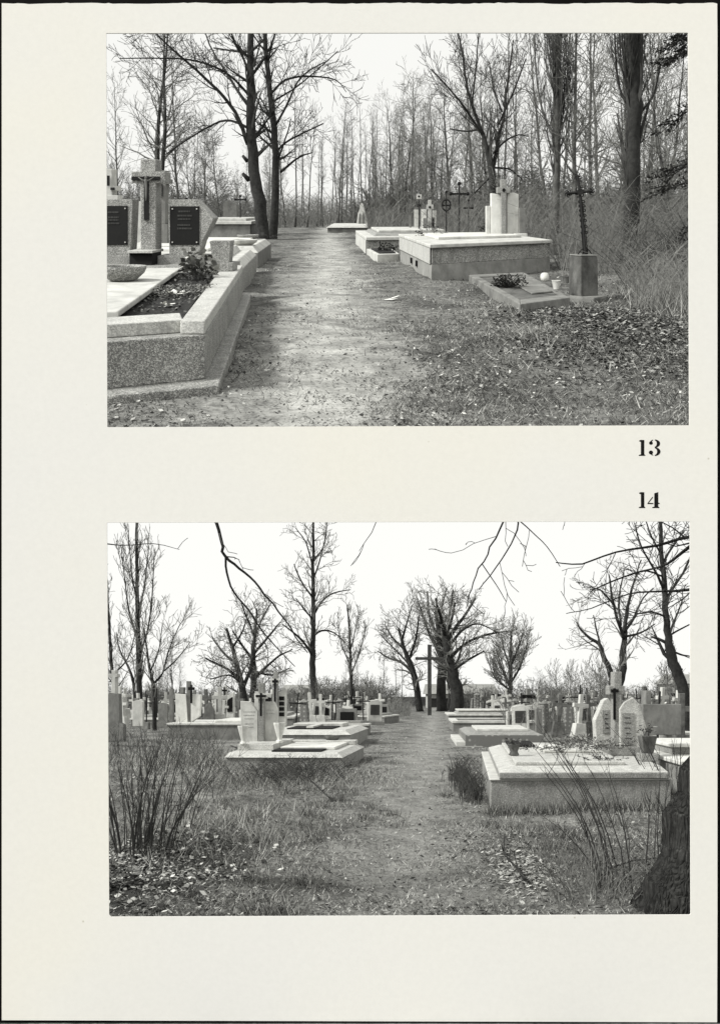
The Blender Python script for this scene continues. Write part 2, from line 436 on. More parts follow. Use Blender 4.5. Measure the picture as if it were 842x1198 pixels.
# ------------------------------------------------------------------ the album page, a standing board with two openings
D = 4.177
def B(u, v, y=0.0): return ((u-U0)/F*D, D+y, EYE+(V0-v)/F*D)
def page():
    T = .004
    r = random.Random(3)
    def outline(inset):  # ragged top edge, near straight sides
        top = []
        u = 2.0
        while u < 838.5:
            top.append((u, 3.2+r.uniform(-.5, .5)+.5*math.sin(u*.05))); u += r.uniform(4, 9)
        top.append((838.8, 3.6)); return top
    top = outline(0)
    win = {'a': [(124.2, 38.2), (804.6, 37.6), (806, 497.4), (125.4, 499.6)],
           'b': [(125.2, 611.4), (806.6, 610), (807.6, 1069.6), (806.3, 1070.4), (130, 1073), (127.6, 1070.6)]}
    fr = bmesh.new()
    def face(pts):
        f = fr.faces.new([fr.verts.new(B(u, v)) for u, v in pts]); f.normal_update()
        if f.normal.y > 0: f.normal_flip()
    a, b = win['a'], win['b']
    # strips above, between and below the openings, then the four side pieces
    ytop = 20
    for i in range(len(top)-1):
        (u0, v0), (u1, v1) = top[i], top[i+1]
        face([(u0, v0), (u1, v1), (u1, ytop), (u0, ytop)])
    face([(2, ytop), (838.8, ytop), (839, 37.6), (a[1][0], a[1][1]), (a[0][0], a[0][1]), (2, 38.2)])
    face([(2, 38.2), a[0], a[3], (2, 499.6)]); face([a[1], (839, 37.6), (839, 497.4), a[2]])
    face([(2, 499.6), a[3], a[2], (839, 497.4), (839, 610), b[1], b[0], (2, 611.4)])
    face([(2, 611.4), b[0], b[5], (2, 1070.6)]); face([b[1], (839, 610), (839, 1069.6), b[2]])
    face([(2, 1070.6), b[5], b[4], b[3], b[2], (839, 1069.6), (838.6, 1196.6), (2, 1194.2)])
    bmesh.ops.remove_doubles(fr, verts=fr.verts[:], dist=1e-5)
    bmesh.ops.triangulate(fr, faces=[f for f in fr.faces if len(f.verts) > 4])
    # give the sheet its thickness
    geo = bmesh.ops.extrude_face_region(fr, geom=fr.faces[:])
    bmesh.ops.translate(fr, verts=[e for e in geo['geom'] if isinstance(e, bmesh.types.BMVert)], vec=(0, T, 0))
    bmesh.ops.recalc_face_normals(fr, faces=fr.faces[:])
    me = bpy.data.meshes.new('paper_sheet'); fr.to_mesh(me); fr.free(); me.materials.append(M['paper'])
    root = bpy.data.objects.new('album_page', None); COL.objects.link(root); root.location = B(421, 1197)
    tag(root, 'cream album sheet standing upright with two landscape openings and printed numbers', 'album page')
    sh = bpy.data.objects.new('paper_sheet', me); COL.objects.link(sh); sh.parent = root; sh.location = -root.location
    # black board behind the sheet, showing as a thin dark margin all round
    bk = MB(); y0, y1 = D+T+.001, D+T+.02
    def bar(u0, v0, u1, v1):
        x0, _, z1 = B(u0, v0); x1, _, z0 = B(u1, v1); bk.box(x0, x1, y0, y1, z0, z1)
    bar(-16, -16, 116, 1197.5); bar(814, -16, 862, 1197.5); bar(116, -16, 814, 30); bar(116, 508, 814, 600); bar(116, 1080, 814, 1197.5)
    me = bpy.data.meshes.new('backing_board'); me.from_pydata(bk.v, [], bk.f); me.materials.append(M['black_card'])
    o = bpy.data.objects.new('backing_board', me); COL.objects.link(o); o.parent = root; o.location = -root.location
    o['label'] = 'black board showing as a thin dark edge round the sheet'
    # stencilled numbers (outlines in photograph pixels, 6.9 to one)
    def K(x, y): return (720+x/6.9, 480+y/6.9)
    def one(y): return [[K(189, y+5), K(200, y), K(230, y), K(230, y+116), K(238, y+121), K(238, y+128), K(186, y+128), K(186, y+121), K(203, y+116), K(203, y+16), K(189, y+12)]]
    def bowl(cx, cy, rx, ry, ix, iy, a0=-88, a1=88):
        n = 18
        o_ = [K(cx+rx*math.cos(math.radians(a0+(a1-a0)*i/n)), cy+ry*math.sin(math.radians(a0+(a1-a0)*i/n))) for i in range(n+1)]
        i_ = [K(cx+ix*math.cos(math.radians(a1-(a1-a0)*i/n)), cy+iy*math.sin(math.radians(a1-(a1-a0)*i/n))) for i in range(n+1)]
        return [o_+i_]
    def blob(cx, cy, rx, ry): return [[K(cx+rx*math.cos(PI*2*i/20), cy+ry*math.sin(PI*2*i/20)) for i in range(20)]]
    three = bowl(314, 268, 44, 33, 17, 25) + bowl(314, 333, 47, 35, 20, 27) + blob(284, 264, 15, 14) + blob(284, 340, 17, 16) \
        + [[K(276, 252), K(290, 240), K(301, 236), K(301, 241), K(288, 254)], [K(274, 348), K(288, 360), K(302, 366), K(302, 361), K(286, 346)]]
    y = 660
    four = [[K(311, y+10), K(343, y), K(343, y+86), K(354, y+88), K(354, y+96), K(343, y+97), K(343, y+118), K(352, y+122), K(352, y+129), K(294, y+129), K(294, y+122), K(311, y+118)],
            [K(296, y+38), K(301, y+43), K(266, y+88), K(303, y+88), K(303, y+97), K(256, y+97), K(256, y+90)]]
    for nm, shapes in (('13', one(239)+three), ('14', one(661)+four)):
        vs_, fs_ = [], []
        for sh_ in shapes:
            o_ = len(vs_)
            vs_ += [B(u, v, -.0006) for u, v in sh_]; fs_.append(tuple(range(o_, o_+len(sh_))))
        me = bpy.data.meshes.new('printed_number'); me.from_pydata(vs_, [], fs_); me.materials.append(M['ink'])
        bm = bmesh.new(); bm.from_mesh(me); bmesh.ops.triangulate(bm, faces=bm.faces[:]); bm.to_mesh(me); bm.free()
        o = bpy.data.objects.new('printed_number', me); COL.objects.link(o); o.parent = root; o.location = -root.location
        o['label'] = 'black stencilled number ' + nm
page()

# ------------------------------------------------------------------ ground sheets
def hh(x, y):      # gentle unevenness of both grounds, in metres
    return .035*np.sin(1.3*x+.6*y)*np.sin(.9*y-.4*x+1)+.02*np.sin(3.1*x-1.7*y)+.012*np.sin(7*x+2)*np.sin(6.1*y)
def sheet(name, xs, ys, fn, ctx, m, depth=None):
    X, Y = np.meshgrid(xs, ys); Z = fn(X, Y)
    v = np.stack([X.ravel()*ctx.S, Y.ravel()*ctx.S, (EYE+ctx.S*(Z-EYE+ctx.k*Y)).ravel()], 1)
    nx, ny = len(xs), len(ys)
    f = [(j*nx+i, j*nx+i+1, (j+1)*nx+i+1, (j+1)*nx+i) for j in range(ny-1) for i in range(nx-1)]
    v = (v-np.array(ctx.world(0, 0, 0)))/ctx.S
    vl = v.tolist()
    if depth:
        e = [i for i in range(nx)]+[j*nx+nx-1 for j in range(1, ny)]+[(ny-1)*nx+i for i in range(nx-2, -1, -1)]+[j*nx for j in range(ny-2, 0, -1)]
        o = len(vl); vl += [[vl[i][0], vl[i][1], vl[i][2]-depth] for i in e]; n = len(e)
        f += [(e[i], o+i, o+(i+1) % n, e[(i+1) % n]) for i in range(n)]; f.append(tuple(o+i for i in range(n)))
    me = bpy.data.meshes.new(name); me.from_pydata(vl, [], f); me.update(); me.materials.append(M[m])
    me.polygons.foreach_set('use_smooth', [True]*len(me.polygons))
    o = bpy.data.objects.new(name, me); COL.objects.link(o); o.location = ctx.world(0, 0, 0); o.scale = (ctx.S,)*3
    o['kind'] = 'structure'; return o
xs = np.concatenate([np.linspace(-75, -9, 40), np.linspace(-8.8, 8.8, 150), np.linspace(9, 75, 40)])
ys = np.concatenate([np.linspace(5.75, 24, 170), np.linspace(24.3, 130, 90)])
sheet('hillside_ground', xs, ys, hh, HILL, 'ground_hill', depth=.14)
xs = np.concatenate([-np.geomspace(4000, 8.2, 50), np.linspace(-8, 8, 150), np.geomspace(8.2, 4000, 50)])
ys = np.concatenate([np.linspace(-60, 4.9, 14), np.linspace(5.0, 26, 190), np.linspace(26.4, 120, 70), np.geomspace(124, 6000, 24)])
def hflat(x, y):
    near = np.clip((y-5.2)/.8, 0, 1)*np.clip((150-y)/30, 0, 1)
    lump = .07*np.sin(2.3*x+.7*y)*np.sin(1.9*y-1.1*x+.5)*np.clip((-x-.5)/.8, 0, 1)*np.clip((17-y)/3, 0, 1)*np.clip((y-5.6)/.8, 0, 1)
    mound = lump+.10*np.exp(-(((x+2.05)/.9)**2+((y-17.2)/1.7)**2))+.10*np.exp(-(((x+2.3)/.7)**2+((y-9.5)/1.2)**2))
    return (hh(x, y)+mound)*near
sheet('cemetery_ground', xs, ys, hflat, FLAT, 'ground')

# ------------------------------------------------------------------ grass, litter (uncountable)
def blades(name, ctx, m, hfn, n, sampler, hmin, hmax, wid, lean, label_kind='stuff', quads=False, lift=0.0, leafy=False):
    X, Y, sc_ = sampler(n); n = len(X); Z = hfn(X, Y)+lift
    a = RNG.uniform(0, 2*PI, n); H = RNG.uniform(hmin, hmax, n)*sc_; W = wid*RNG.uniform(.6, 1.4, n)*np.sqrt(sc_)
    la = RNG.uniform(0, 2*PI, n); ln = RNG.uniform(lean*.3, lean, n)*H
    if not leafy:
        v = np.zeros((n, 3, 3)); dx, dy = np.cos(a)*W/2, np.sin(a)*W/2
        v[:, 0] = np.stack([X-dx, Y-dy, Z-.01], 1); v[:, 1] = np.stack([X+dx, Y+dy, Z-.01], 1)
        v[:, 2] = np.stack([X+np.cos(la)*ln, Y+np.sin(la)*ln, Z+H], 1); c = 3
    else:
        v = np.zeros((n, 4, 3)); H = (hmin+(hmax*1.35-hmin)*RNG.uniform(0, 1, n)**1.8)*sc_; W = W*np.clip(H/(hmax*.7), .5, 1.3); L = H
        tx, ty = np.cos(a), np.sin(a); tl = RNG.uniform(-.5, .5, n); t2 = RNG.uniform(-.6, .6, n)
        A = np.stack([tx*L, ty*L, tl*L], 1); Bv = np.stack([-ty*W, tx*W, t2*W], 1); P0 = np.stack([X, Y, Z+RNG.uniform(.003, .03, n)], 1)
        v[:, 0] = P0-A*.5; v[:, 1] = P0+Bv*.5; v[:, 2] = P0+A*.5; v[:, 3] = P0-Bv*.5; c = 4
    v = v.reshape(-1, 3)
    wv = np.stack([v[:, 0], v[:, 1], v[:, 2]+ctx.k*v[:, 1]], 1)
    me = bpy.data.meshes.new(name)
    me.vertices.add(n*c); me.vertices.foreach_set('co', wv.ravel())
    me.loops.add(n*c); me.loops.foreach_set('vertex_index', np.arange(n*c, dtype=np.int32))
    me.polygons.add(n); me.polygons.foreach_set('loop_start', np.arange(0, n*c, c, dtype=np.int32))
    me.update(calc_edges=True); me.validate(); me.materials.append(M[m])
    o = bpy.data.objects.new(name, me); COL.objects.link(o); o.location = ctx.world(0, 0, 0); o.scale = (ctx.S,)*3
    o['kind'] = 'stuff'; return o
def row_sampler(ctx, vmin, vmax, keep, umin=-60, umax=1000, grow=.0):
    def f(n):
        v = RNG.uniform(vmin, vmax, n); Y = EYE*F/(v-ctx.v0); X = (RNG.uniform(umin, umax, n)-U0)/F*Y
        k = RNG.uniform(0, 1, n) < keep(X, Y)
        X, Y = X[k], Y[k]; return X, Y, np.clip((Y/9.0)**grow, .7, 4)
    return f
def pathd(X, Y, c0, c1, hw, soft):
    d = np.abs(X-c0-c1*Y)+.35*np.sin(2.1*X+1.3*Y)+.25*np.sin(5*Y+X*3)
    return np.clip((d-hw)/soft+.5, 0, 1)
def patch(X, Y, s=1.0): return .5+.5*np.sin(1.7*X*s+.8*Y*s+1)*np.sin(1.1*Y*s-.9*X*s)

def tall_s(cx, cy, sx, sy):
    def f(n): return RNG.normal(cx, sx, n), RNG.normal(cy, sy, n), np.ones(n)
    return f

# ================================================================== UPPER CEMETERY (on the hillside)
c = HILL
kU = lambda X, Y: (.06+.94*pathd(X, Y, -.05, -.078, .6, .9))*(.15+.85*patch(X, Y)**1.5)*np.where(X < -.4-.078*Y, .35, 1)
blades('grass', c, 'grass_dark', hh, 190000, row_sampler(c, 266, 560, kU, grow=.40), .015, .06, .009, 2.2)
kU2 = lambda X, Y: (.05+.95*patch(X, Y, .9)**1.5)*(.16+.84*pathd(X, Y, -.05, -.078, .6, .9))*np.where((X > -1)|(Y > 15), 1, .5)
blades('dead_leaves', c, 'litter', hh, 70000, row_sampler(c, 268, 560, kU2, grow=.4), .012, .045, .02, 1, leafy=True)
def ivy_s(n):
    X = RNG.normal(2.75, .75, n); Y = RNG.normal(10.6, 1.35, n); k = (X > 1.2+.15*np.sin(4*Y))&(Y < 13.2)&(Y > 7.6); return X[k], Y[k], np.ones(k.sum())
M['clod'] = island('earth_clods', [(0, .03), (.55, .09), (.8, .25), (1, .55)])
blades('path_debris', c, 'clod', hh, 26000, row_sampler(c, 275, 560, lambda X, Y: (1-pathd(X, Y, -.05, -.078, 1.0, 1.2))*(.25+.75*patch(Y, X, 2.3)), grow=.4), .008, .03, .018, 1, leafy=True)
blades('grass', c, 'grass_dark', hh, 9000, tall_s(2.9, 10.4, .9, 1.5), .04, .13, .010, 1.6)
blades('ground_ivy', c, 'ivy', lambda x, y: hh(x, y)+.10*np.exp(-((x-2.9)/.9)**2-((y-11)/1.6)**2)*RNG.uniform(0, 1.25, len(x)), 26000, ivy_s, .015, .06, .034, 1, leafy=True)
blades('dry_grass', c, 'grass', hh, 2400, tall_s(4.75, 13.6, .45, 1.2), .15, .5, .010, 1.3)
blades('dry_straw', c, 'straw', hh, 1500, tall_s(1.72, 10.75, .2, .3), .04, .10, .012, 3)

# --- big speckled family tomb in the left foreground
fl, fr, br, bl = (-3.94, 6.0), (-1.64, 7.27), (-2.55, 14.1), (-5.3, 14.1)
t = Thing(c, 'family_tomb', 'large speckled terrazzo tomb in the upper left foreground with two black plaques', 'tomb', cent([fl, fr, br, bl]))
pl = [(-4.0, 5.75), (-1.47, 7.02), (-2.40, 13.96), (-2.5, 14.3), (-5.4, 14.3)]
t.part('plinth', MB().prism(pl, -.12, .12), 'terrazzo', bevel=.012)
t.part('body', MB().prism([fl, fr, br, bl], .12, .50), 'terrazzo', bevel=.012)
cr = [(-4.06, 6.16), (-1.84, 7.385)]
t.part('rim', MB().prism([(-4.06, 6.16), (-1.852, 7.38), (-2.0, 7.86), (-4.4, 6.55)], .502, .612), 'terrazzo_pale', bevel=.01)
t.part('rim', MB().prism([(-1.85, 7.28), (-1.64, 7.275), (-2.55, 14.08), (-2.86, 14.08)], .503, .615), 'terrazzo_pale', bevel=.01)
t.part('soil_bed', MB().prism([(-2.9, 7.3), (-1.95, 7.75), (-2.85, 13.2), (-4.6, 13.2)], .49, .56), 'soil')
mb = MB(); r = random.Random(4)
for i in range(900):
    q_ = r.random(); x_ = -2.95+.95*r.random()-.75*q_; P0 = Vector((x_, 7.75+5.3*q_, .562))
    mb.leafquad(P0, Vector((r.gauss(0, 1), r.gauss(0, 1.6), r.uniform(-.1, .7))).normalized()*r.uniform(.02, .06), .014, Vector((0, 0, 1)))
t.part('soil_crumbs', mb, 'ivy', kind='stuff')
t.part('slab', MB().prism([(-4.4, 6.85), (-2.60, 7.55), (-2.48, 7.58), (-3.27, 12.9), (-4.9, 12.9)], .60, .66), 'pale', bevel=.012)
t.part('foundation', MB().prism([(-5.5, 13.5), (-2.9, 13.5), (-2.75, 14.95), (-5.5, 14.95)], .3, .63), 'terrazzo', bevel=.01)
Y = 14.2
hb = t.part('headstone_base', MB().slabface(c.face(rect(60, 298.6, 159, 311.5), Y), Y-.05, Y+.55).slabface(c.face(rect(185, 298.6, 250, 311.5), Y), Y-.05, Y+.55), 'terrazzo_fine', bevel=.008)
for poly, pq, ls, sd in (([(84, 299), (152.5, 299), (155.5, 232.8), (80, 232.8)], rect(88, 240.5, 149.6, 286), (248, 254, 257, 261), 1),
                     ([(198, 299), (232, 299), (237, 282), (250.5, 255), (229.5, 233), (196.3, 233)], rect(198.9, 241, 233.3, 286), (247, 252, 256, 263, 267), 2)):
    h = t.part('headstone', MB().slabface(c.face(poly, Y), Y, Y+.35), 'terrazzo', bevel=.012)
    q = t.part('plaque', MB().slabface(c.face(pq, Y), Y-.012, Y+.01), 'black_granite', h)
    (u0, v1), (u1, _), (_, v0), _ = pq
    t.part('lettering', lines_px(c, u0+8, u1-8, ls, Y, Y-.012, sd, 2.0), 'letters', h)
    for (u, v) in ((u0+3, v0+3), (u1-3, v0+3), (u0+3, v1-3), (u1-3, v1-3)):
        x, z = c.xz(u, v, Y); t.part('rosette', MB().slabface([(x+.012*math.cos(i*PI/4), z+.012*math.sin(i*PI/4)) for i in range(8)], Y-.02, Y-.008), 'pale', h)
cp = t.part('stone_cross', MB().slabface(cross_px(c, 174.5, 186, 292, 155, 194.5, 200.5, 214, 18, Y), Y-.06, Y+.3), 'terrazzo', bevel=.012)
t.part('cross_inlay', MB().slabface(cross_px(c, 172.8, 206, 256.5, 155.5, 188.5, 206.3, 210.4, 5.6, Y), Y-.085, Y-.055), 'black_granite', cp)
b = MB(); x, z = c.xz(173, 214, Y); fz = Y-.12
b.tube([(x, fz, z+.09), (x, fz, z+.03), (x+.006, fz, z-.08), (x, fz+.01, z-.2), (x-.004, fz+.02, z-.29)], [.014, .024, .019, .016, .008], 7)
b.tube([(x-.13, fz+.02, z+.10), (x-.06, fz, z+.05), (x, fz, z+.035), (x+.06, fz, z+.05), (x+.13, fz+.02, z+.10)], [.007, .011, .013, .011, .007], 6)
b.lathe(x+.004, fz-.005, [(.004, z+.062), (.02, z+.08), (.021, z+.1), (.012, z+.122), (.003, z+.127)], 10)
t.part('crucifix_figure', b, 'concrete', cp, smooth=True)
t.part('lantern_block', MB().slabface(c.face(rect(159, 294.5, 185, 310.5), Y), Y-.35, Y+.2), 'black_granite', bevel=.006)
t.part('block_top', MB().slabface(c.face(rect(158, 291.4, 186.5, 294.4), Y), Y-.4, Y+.25), 'terrazzo_pale', bevel=.006)
def planter(ctx, name, label, X, Y, Z, prof, m, soil=None, group=None, cat='bowl'):
    th = Thing(ctx, name, label, cat, (X, Y, Z), group, shear=True)
    th.part('bowl', MB().lathe(X, Y, [(r, Z+z) for r, z in prof], 28), m, smooth=False)
    if soil: th.part('soil', MB().lathe(X, Y, [(soil[0], Z+soil[1]-.01), (soil[0]*.99, Z+soil[1])], 24), 'soil')
    return th
bowl = [(.13, 0), (.17, .015), (.26, .10), (.285, .16), (.285, .185), (.25, .185), (.235, .15)]
p = c.P(136, 330, .665)
planter(c, 'planting_bowl', 'round speckled stone bowl on the pale slab of the front left tomb', p.x, p.y+.25, .662, bowl, 'terrazzo', (.24, .16))
# tapered vase on its block at the rear corner
p = c.P(257, 317.5, .615)
v = Thing(c, 'stone_vase', 'tall tapered terrazzo vase on a block at the rear corner of the front left tomb', 'vase', (p.x, p.y+.2, .617), shear=True)
v.part('block', MB().box(p.x-.19, p.x+.19, p.y+.02, p.y+.4, .617, .745), 'terrazzo', bevel=.01)
q1 = [(p.x-.125, p.y+.09), (p.x+.125, p.y+.09), (p.x+.125, p.y+.33), (p.x-.125, p.y+.33)]
q2 = [(p.x-.165, p.y+.05), (p.x+.15, p.y+.05), (p.x+.15, p.y+.37), (p.x-.165, p.y+.37)]
v.part('vase', MB().prism(q1, .746, 1.07, q2), 'terrazzo', bevel=.008)
def leafy_plant(ctx, name, label, X, Y, Z, n, R, H, ls, m, seed, cat='plant', group=None):
    r = random.Random(seed); th = Thing(ctx, name, label, cat, (X, Y, Z), group, shear=False); st, lf = MB(), MB()
    for i in range(n):
        a = r.uniform(0, 2*PI); rr = R*math.sqrt(r.random()); h = H*r.uniform(.4, 1)
        e = Vector((X+rr*math.cos(a), Y+rr*math.sin(a), Z+h))
        st.tube([(X+rr*.2*math.cos(a), Y+rr*.2*math.sin(a), Z-.02), tuple(Vector((X, Y, Z)).lerp(e, .6)+Vector((0, 0, .03))), tuple(e)], [.004, .003, .002], 3)
        for k in range(3):
            d = Vector((r.gauss(0, 1), r.gauss(0, 1)-.5, r.uniform(-.3, .5))).normalized()*ls*r.uniform(.6, 1.3)
            lf.leafquad(e-Vector((0, 0, .04*k)), d, ls*.33, Vector((r.gauss(0, .4), r.gauss(0, .4), 1)))
    th.part('stems', st, 'twig'); th.part('leaves', lf, m); return th
p = c.P(232, 326, .58); leafy_plant(c, 'potted_plant', 'broad leaved pale plant growing before the terrazzo vase', p.x, p.y, .56, 34, .26, .34, .12, 'leaf', 3)
M['moss'] = island('cushion_plant', [(0, .05), (.5, .13), (1, .28)])
r = random.Random(5); mb = MB()
for i in range(1500):
    s_, q_ = r.random(), r.gauss(0, .30)
    P0 = Vector((-2.95+.72*s_, 10.0+q_+.2*s_, .555+.09*r.random()*max(0, 1-(q_/.7)**2)))
    mb.leafquad(P0, Vector((r.gauss(0, 1), r.gauss(0, 1), r.uniform(0, 1))).normalized()*.035, .013, Vector((0, 0, 1)))
single(c, 'cushion_plant', 'low mossy cushion plant across the soil of the front left tomb', 'plant', (-2.6, 10.0, .55), mb, 'moss')
for u, v, s_, lb in ((176+19, 358.5, 1, 'small flat pale shell lying on the dark soil bed'), (206, 345.5, 1.3, 'crumpled pale petal heap on the soil beside the cushion plant')):
    p = c.P(u, v, .575); mb = MB(); r = random.Random(u)
    for i in range(9):
        mb.leafquad((p.x+r.uniform(-.05, .05)*s_, p.y+r.uniform(-.1, .1), .566+.03*r.random()*s_), Vector((r.gauss(0, 1), r.gauss(0, 1), r.uniform(0, .8))).normalized()*.08*s_, .03*s_, Vector((0, 0, 1)))
    single(c, 'fallen_petals', lb, 'petals', (p.x, p.y, .566), mb, 'plastic')

# --- graves along the left of the track
fp = [(-5.8, 15.6), (-2.81, 15.5), (-3.3, 20.0), (-6.3, 20.2)]
t = Thing(c, 'stepped_grave', 'pale stepped grave directly behind the front left tomb', 'grave', cent(fp))
layers(t, fp, [('body', (0, 0, 0, 0), -.1, .44, 'terrazzo'), ('rim', (.04, .0, 0, 0), .44, .57, 'pale', (.1, .14, .2, .1)), ('slab', (.4, .34, .5, .5), .57, .70, 'pale', (.45, .42, .6, .6)), ('ledger', (.9, .75, 1.2, 1.0), .70, .76, 'white')])
fp = [(-7.2, 21.6), (-3.52, 21.6), (-3.95, 26.7), (-7.6, 27)]
t = Thing(c, 'flat_grave', 'low pale grave with sloping kerb beside the two big trees', 'grave', cent(fp))
layers(t, fp, [('body', (0, 0, 0, 0), -.1, .40, 'concrete'), ('rim', (0, 0, 0, 0), .40, .56, 'pale', (.1, .16, .25, .2)), ('slab', (.5, .5, .9, .8), .56, .63, 'white')])
sb = [(r_*1.15, z*.8) for r_, z in bowl]
planter(c, 'planting_bowl', 'nearer of the two shallow pale bowls on the flat grave beside the big trees', -3.98, 22.3, .56, sb, 'pale', (.26, .12))
planter(c, 'planting_bowl', 'farther shallow pale bowl at the back of the flat grave by the tree trunk', -4.55, 26.0, .56, sb, 'terrazzo', (.26, .12))
fp = [(-9.3, 40), (-6.9, 40), (-7.2, 47), (-9.8, 47)]
t = Thing(c, 'box_tomb', 'distant grey box tomb with pale top left of the big trees', 'tomb', cent(fp))
layers(t, fp, [('body', (0, 0, 0, 0), -.1, .72, 'concrete'), ('slab', (-.08, -.08, -.1, -.1), .72, .86, 'pale'), ('ledger', (.3, .3, .8, .8), .86, .98, 'pale')])
Y = 45.5
t.part('headstone', MB().slabface(c.face([(261, 262), (277, 262), (277, 239), (268, 233.5), (261, 236)], Y), Y, Y+.6), 'concrete', bevel=.03)
def iron_cross(ctx, label, u, vtop, vbot, au0, au1, va, w, Y, name='iron_cross', ring=None, group=None):
    th = Thing(ctx, name, label, 'cross', (ctx.xz(u, vbot, Y)[0], Y, 0), group, shear=False)
    x, z0 = ctx.xz(u, vbot, Y); _, z1 = ctx.xz(u, vtop, Y); _, za = ctx.xz(u, va, Y); xa0, _ = ctx.xz(au0, va, Y); xa1, _ = ctx.xz(au1, va, Y); r_ = w/2/F*Y
    th.part('shaft', MB().tube([(x, Y, min(z0, -.05)), (x, Y, z1)], [r_*1.1, r_], 6), 'iron')
    mb = MB().tube([(xa0, Y, za), (xa1, Y, za)], [r_, r_], 6)
    for X_, Z_ in ((xa0, za), (xa1, za), (x, z1)):
        mb.lathe(X_, Y, [(r_*.3, Z_-r_*2), (r_*2, Z_-r_), (r_*2, Z_+r_), (r_*.3, Z_+r_*2)], 8)
    th.part('arm', mb, 'iron')
    if ring:
        pts = [(x+ring/F*Y*math.cos(2*PI*i/16), Y-r_, za+ring*1.3/F*Y*math.sin(2*PI*i/16)) for i in range(17)]
        th.part('ring', MB().tube(pts, [r_*1.2]*17, 4), 'iron')
    return th
iron_cross(c, 'thin black iron cross behind the distant grey box tomb', 281, 229, 256, 275, 287, 233, 1.4, 44)
iron_cross(c, 'small dark iron cross between the front plaque stone and the trees', 218, 232, 262, 213, 223, 238, 1.3, 30)
# pale monuments behind the front tomb
def stone_px(ctx, name, label, cat, parts, Y, dpt, base=None, group=None, shear=True):
    """an upright monument from front outlines: parts = (part name, outline, material, front offset)"""
    us = [p_[0] for p_ in parts[0][1]]; x = sum(us)/len(us)
    if not isinstance(parts[0][1], XZ): x = ctx.xz(x, 0, Y)[0]
    th = Thing(ctx, name, label, cat, (x, Y, 0), group, shear)
    for nm, ol, m, off in parts:
        thick = dpt if off >= 0 else .03
        y0 = Y+max(off, 0) if off >= 0 else Y+off
        th.part(nm, MB().slabface(ol if isinstance(ol, XZ) else ctx.face(ol, Y), y0, y0+(thick if off >= 0 else -off+.01)), m, bevel=.01 if off >= 0 else 0)
    return th
stone_px(c, 'cross_monument', 'pale stone cross with black insets at the upper left frame edge', 'monument',
   [('pedestal', rect(120, 228, 138, 330), 'pale', .0), ('cross', cross_px(c, 127, 197, 230, 117, 136, 217, 222.5, 7, 17), 'pale', .03), ('inlay', rect(125.4, 205, 128.2, 217), 'black_granite', -.02), ('inlay', rect(129.5, 219, 134, 222), 'black_granite', -.02)], 17, .3)
stone_px(c, 'cross_monument', 'grey stone cross with black upright inset behind the crucifix', 'monument',
   [('pedestal', rect(180, 262, 196, 322), 'concrete', .0), ('cross', cross_px(c, 189, 199, 262, 180, 198, 209, 214, 9, 19), 'concrete', .02), ('inlay', rect(186.6, 215, 190.2, 229.5), 'black_granite', -.02)], 19, .3)
stone_px(c, 'headstone', 'small white slab seen left of the stone crucifix', 'headstone', [('slab', rect(160, 235, 167, 290), 'pale', 0)], 27, .2)

# --- right side: the high box tomb and its companions
fp = [(.716, 18.08), (3.655, 20.5), (3.1, 25.5), (.074, 24.6)]
t = Thing(c, 'box_tomb', 'high flat topped box tomb on the right of the track with pale headstones', 'tomb', cent(fp))
L_ = layers(t, fp, [('base', (0, 0, 0, 0), -.12, .345, 'concrete_mid'), ('body', (.012, .012, .012, .012), .345, .70, 'aggregate'), ('top_slab', (-.05, -.05, -.08, -.08), .70, .775, 'pale'), ('ledger', (.55, .35, 1.9, 1.0), .775, .84, 'white')])
t.part('end_panel', MB().prism([(.70, 18.2), (.06, 24.55), (.045, 24.5), (.685, 18.15)], .35, .695), 'terrazzo_pale', label='sunlit end face of the tomb, painted paler')  # sunlit left end: its brightness is put into a paler stone colour
for yy in (20.6, 21.7):
    xx = .716-(yy-18.08)*.0985; mb = MB(); q_ = [(xx-.03+.0, yy, .2)]
    mb.prism([(xx-.04, yy-.14), (xx+.03, yy-.14), (xx+.03, yy+.14), (xx-.04, yy+.14)], .14, .27); t.part('vent', mb, 'black_granite')
Y = 23.0
hs = lambda nm, ol, m, off=0.0, th_=.3: t.part(nm, MB().slabface(c.face(ol, Y+off), Y+off, Y+off+th_), m, bevel=.014)
hs('headstone', [(574.4, 276), (586.7, 276), (586.7, 227.5), (574.4, 225.6)], 'white')
hs('headstone', [(592.8, 276), (606.5, 276), (606.5, 227), (601, 224.8), (592.8, 226)], 'white')
x_ = t.part('stone_cross', MB().slabface(cross_px(c, 589.2, 209.5, 274, 581.6, 597, 218.6, 225.6, 6.2, Y-.12), Y-.12, Y+.2), 'terrazzo_fine', bevel=.012)
t.part('emblem', MB().slabface(c.face([(589.2+2*math.cos(i*PI/5), 222+2.2*math.sin(i*PI/5)) for i in range(10)], Y-.12), Y-.14, Y-.115), 'black_granite', x_)
hs('side_stone', rect(568.8, 240.5, 573.8, 276), 'pale', .05)
hs('side_stone', rect(607.3, 243, 615, 277), 'concrete', -.2)
hs('headstone_base', rect(602.5, 273, 617, 279.5), 'pale', -.45, .35)
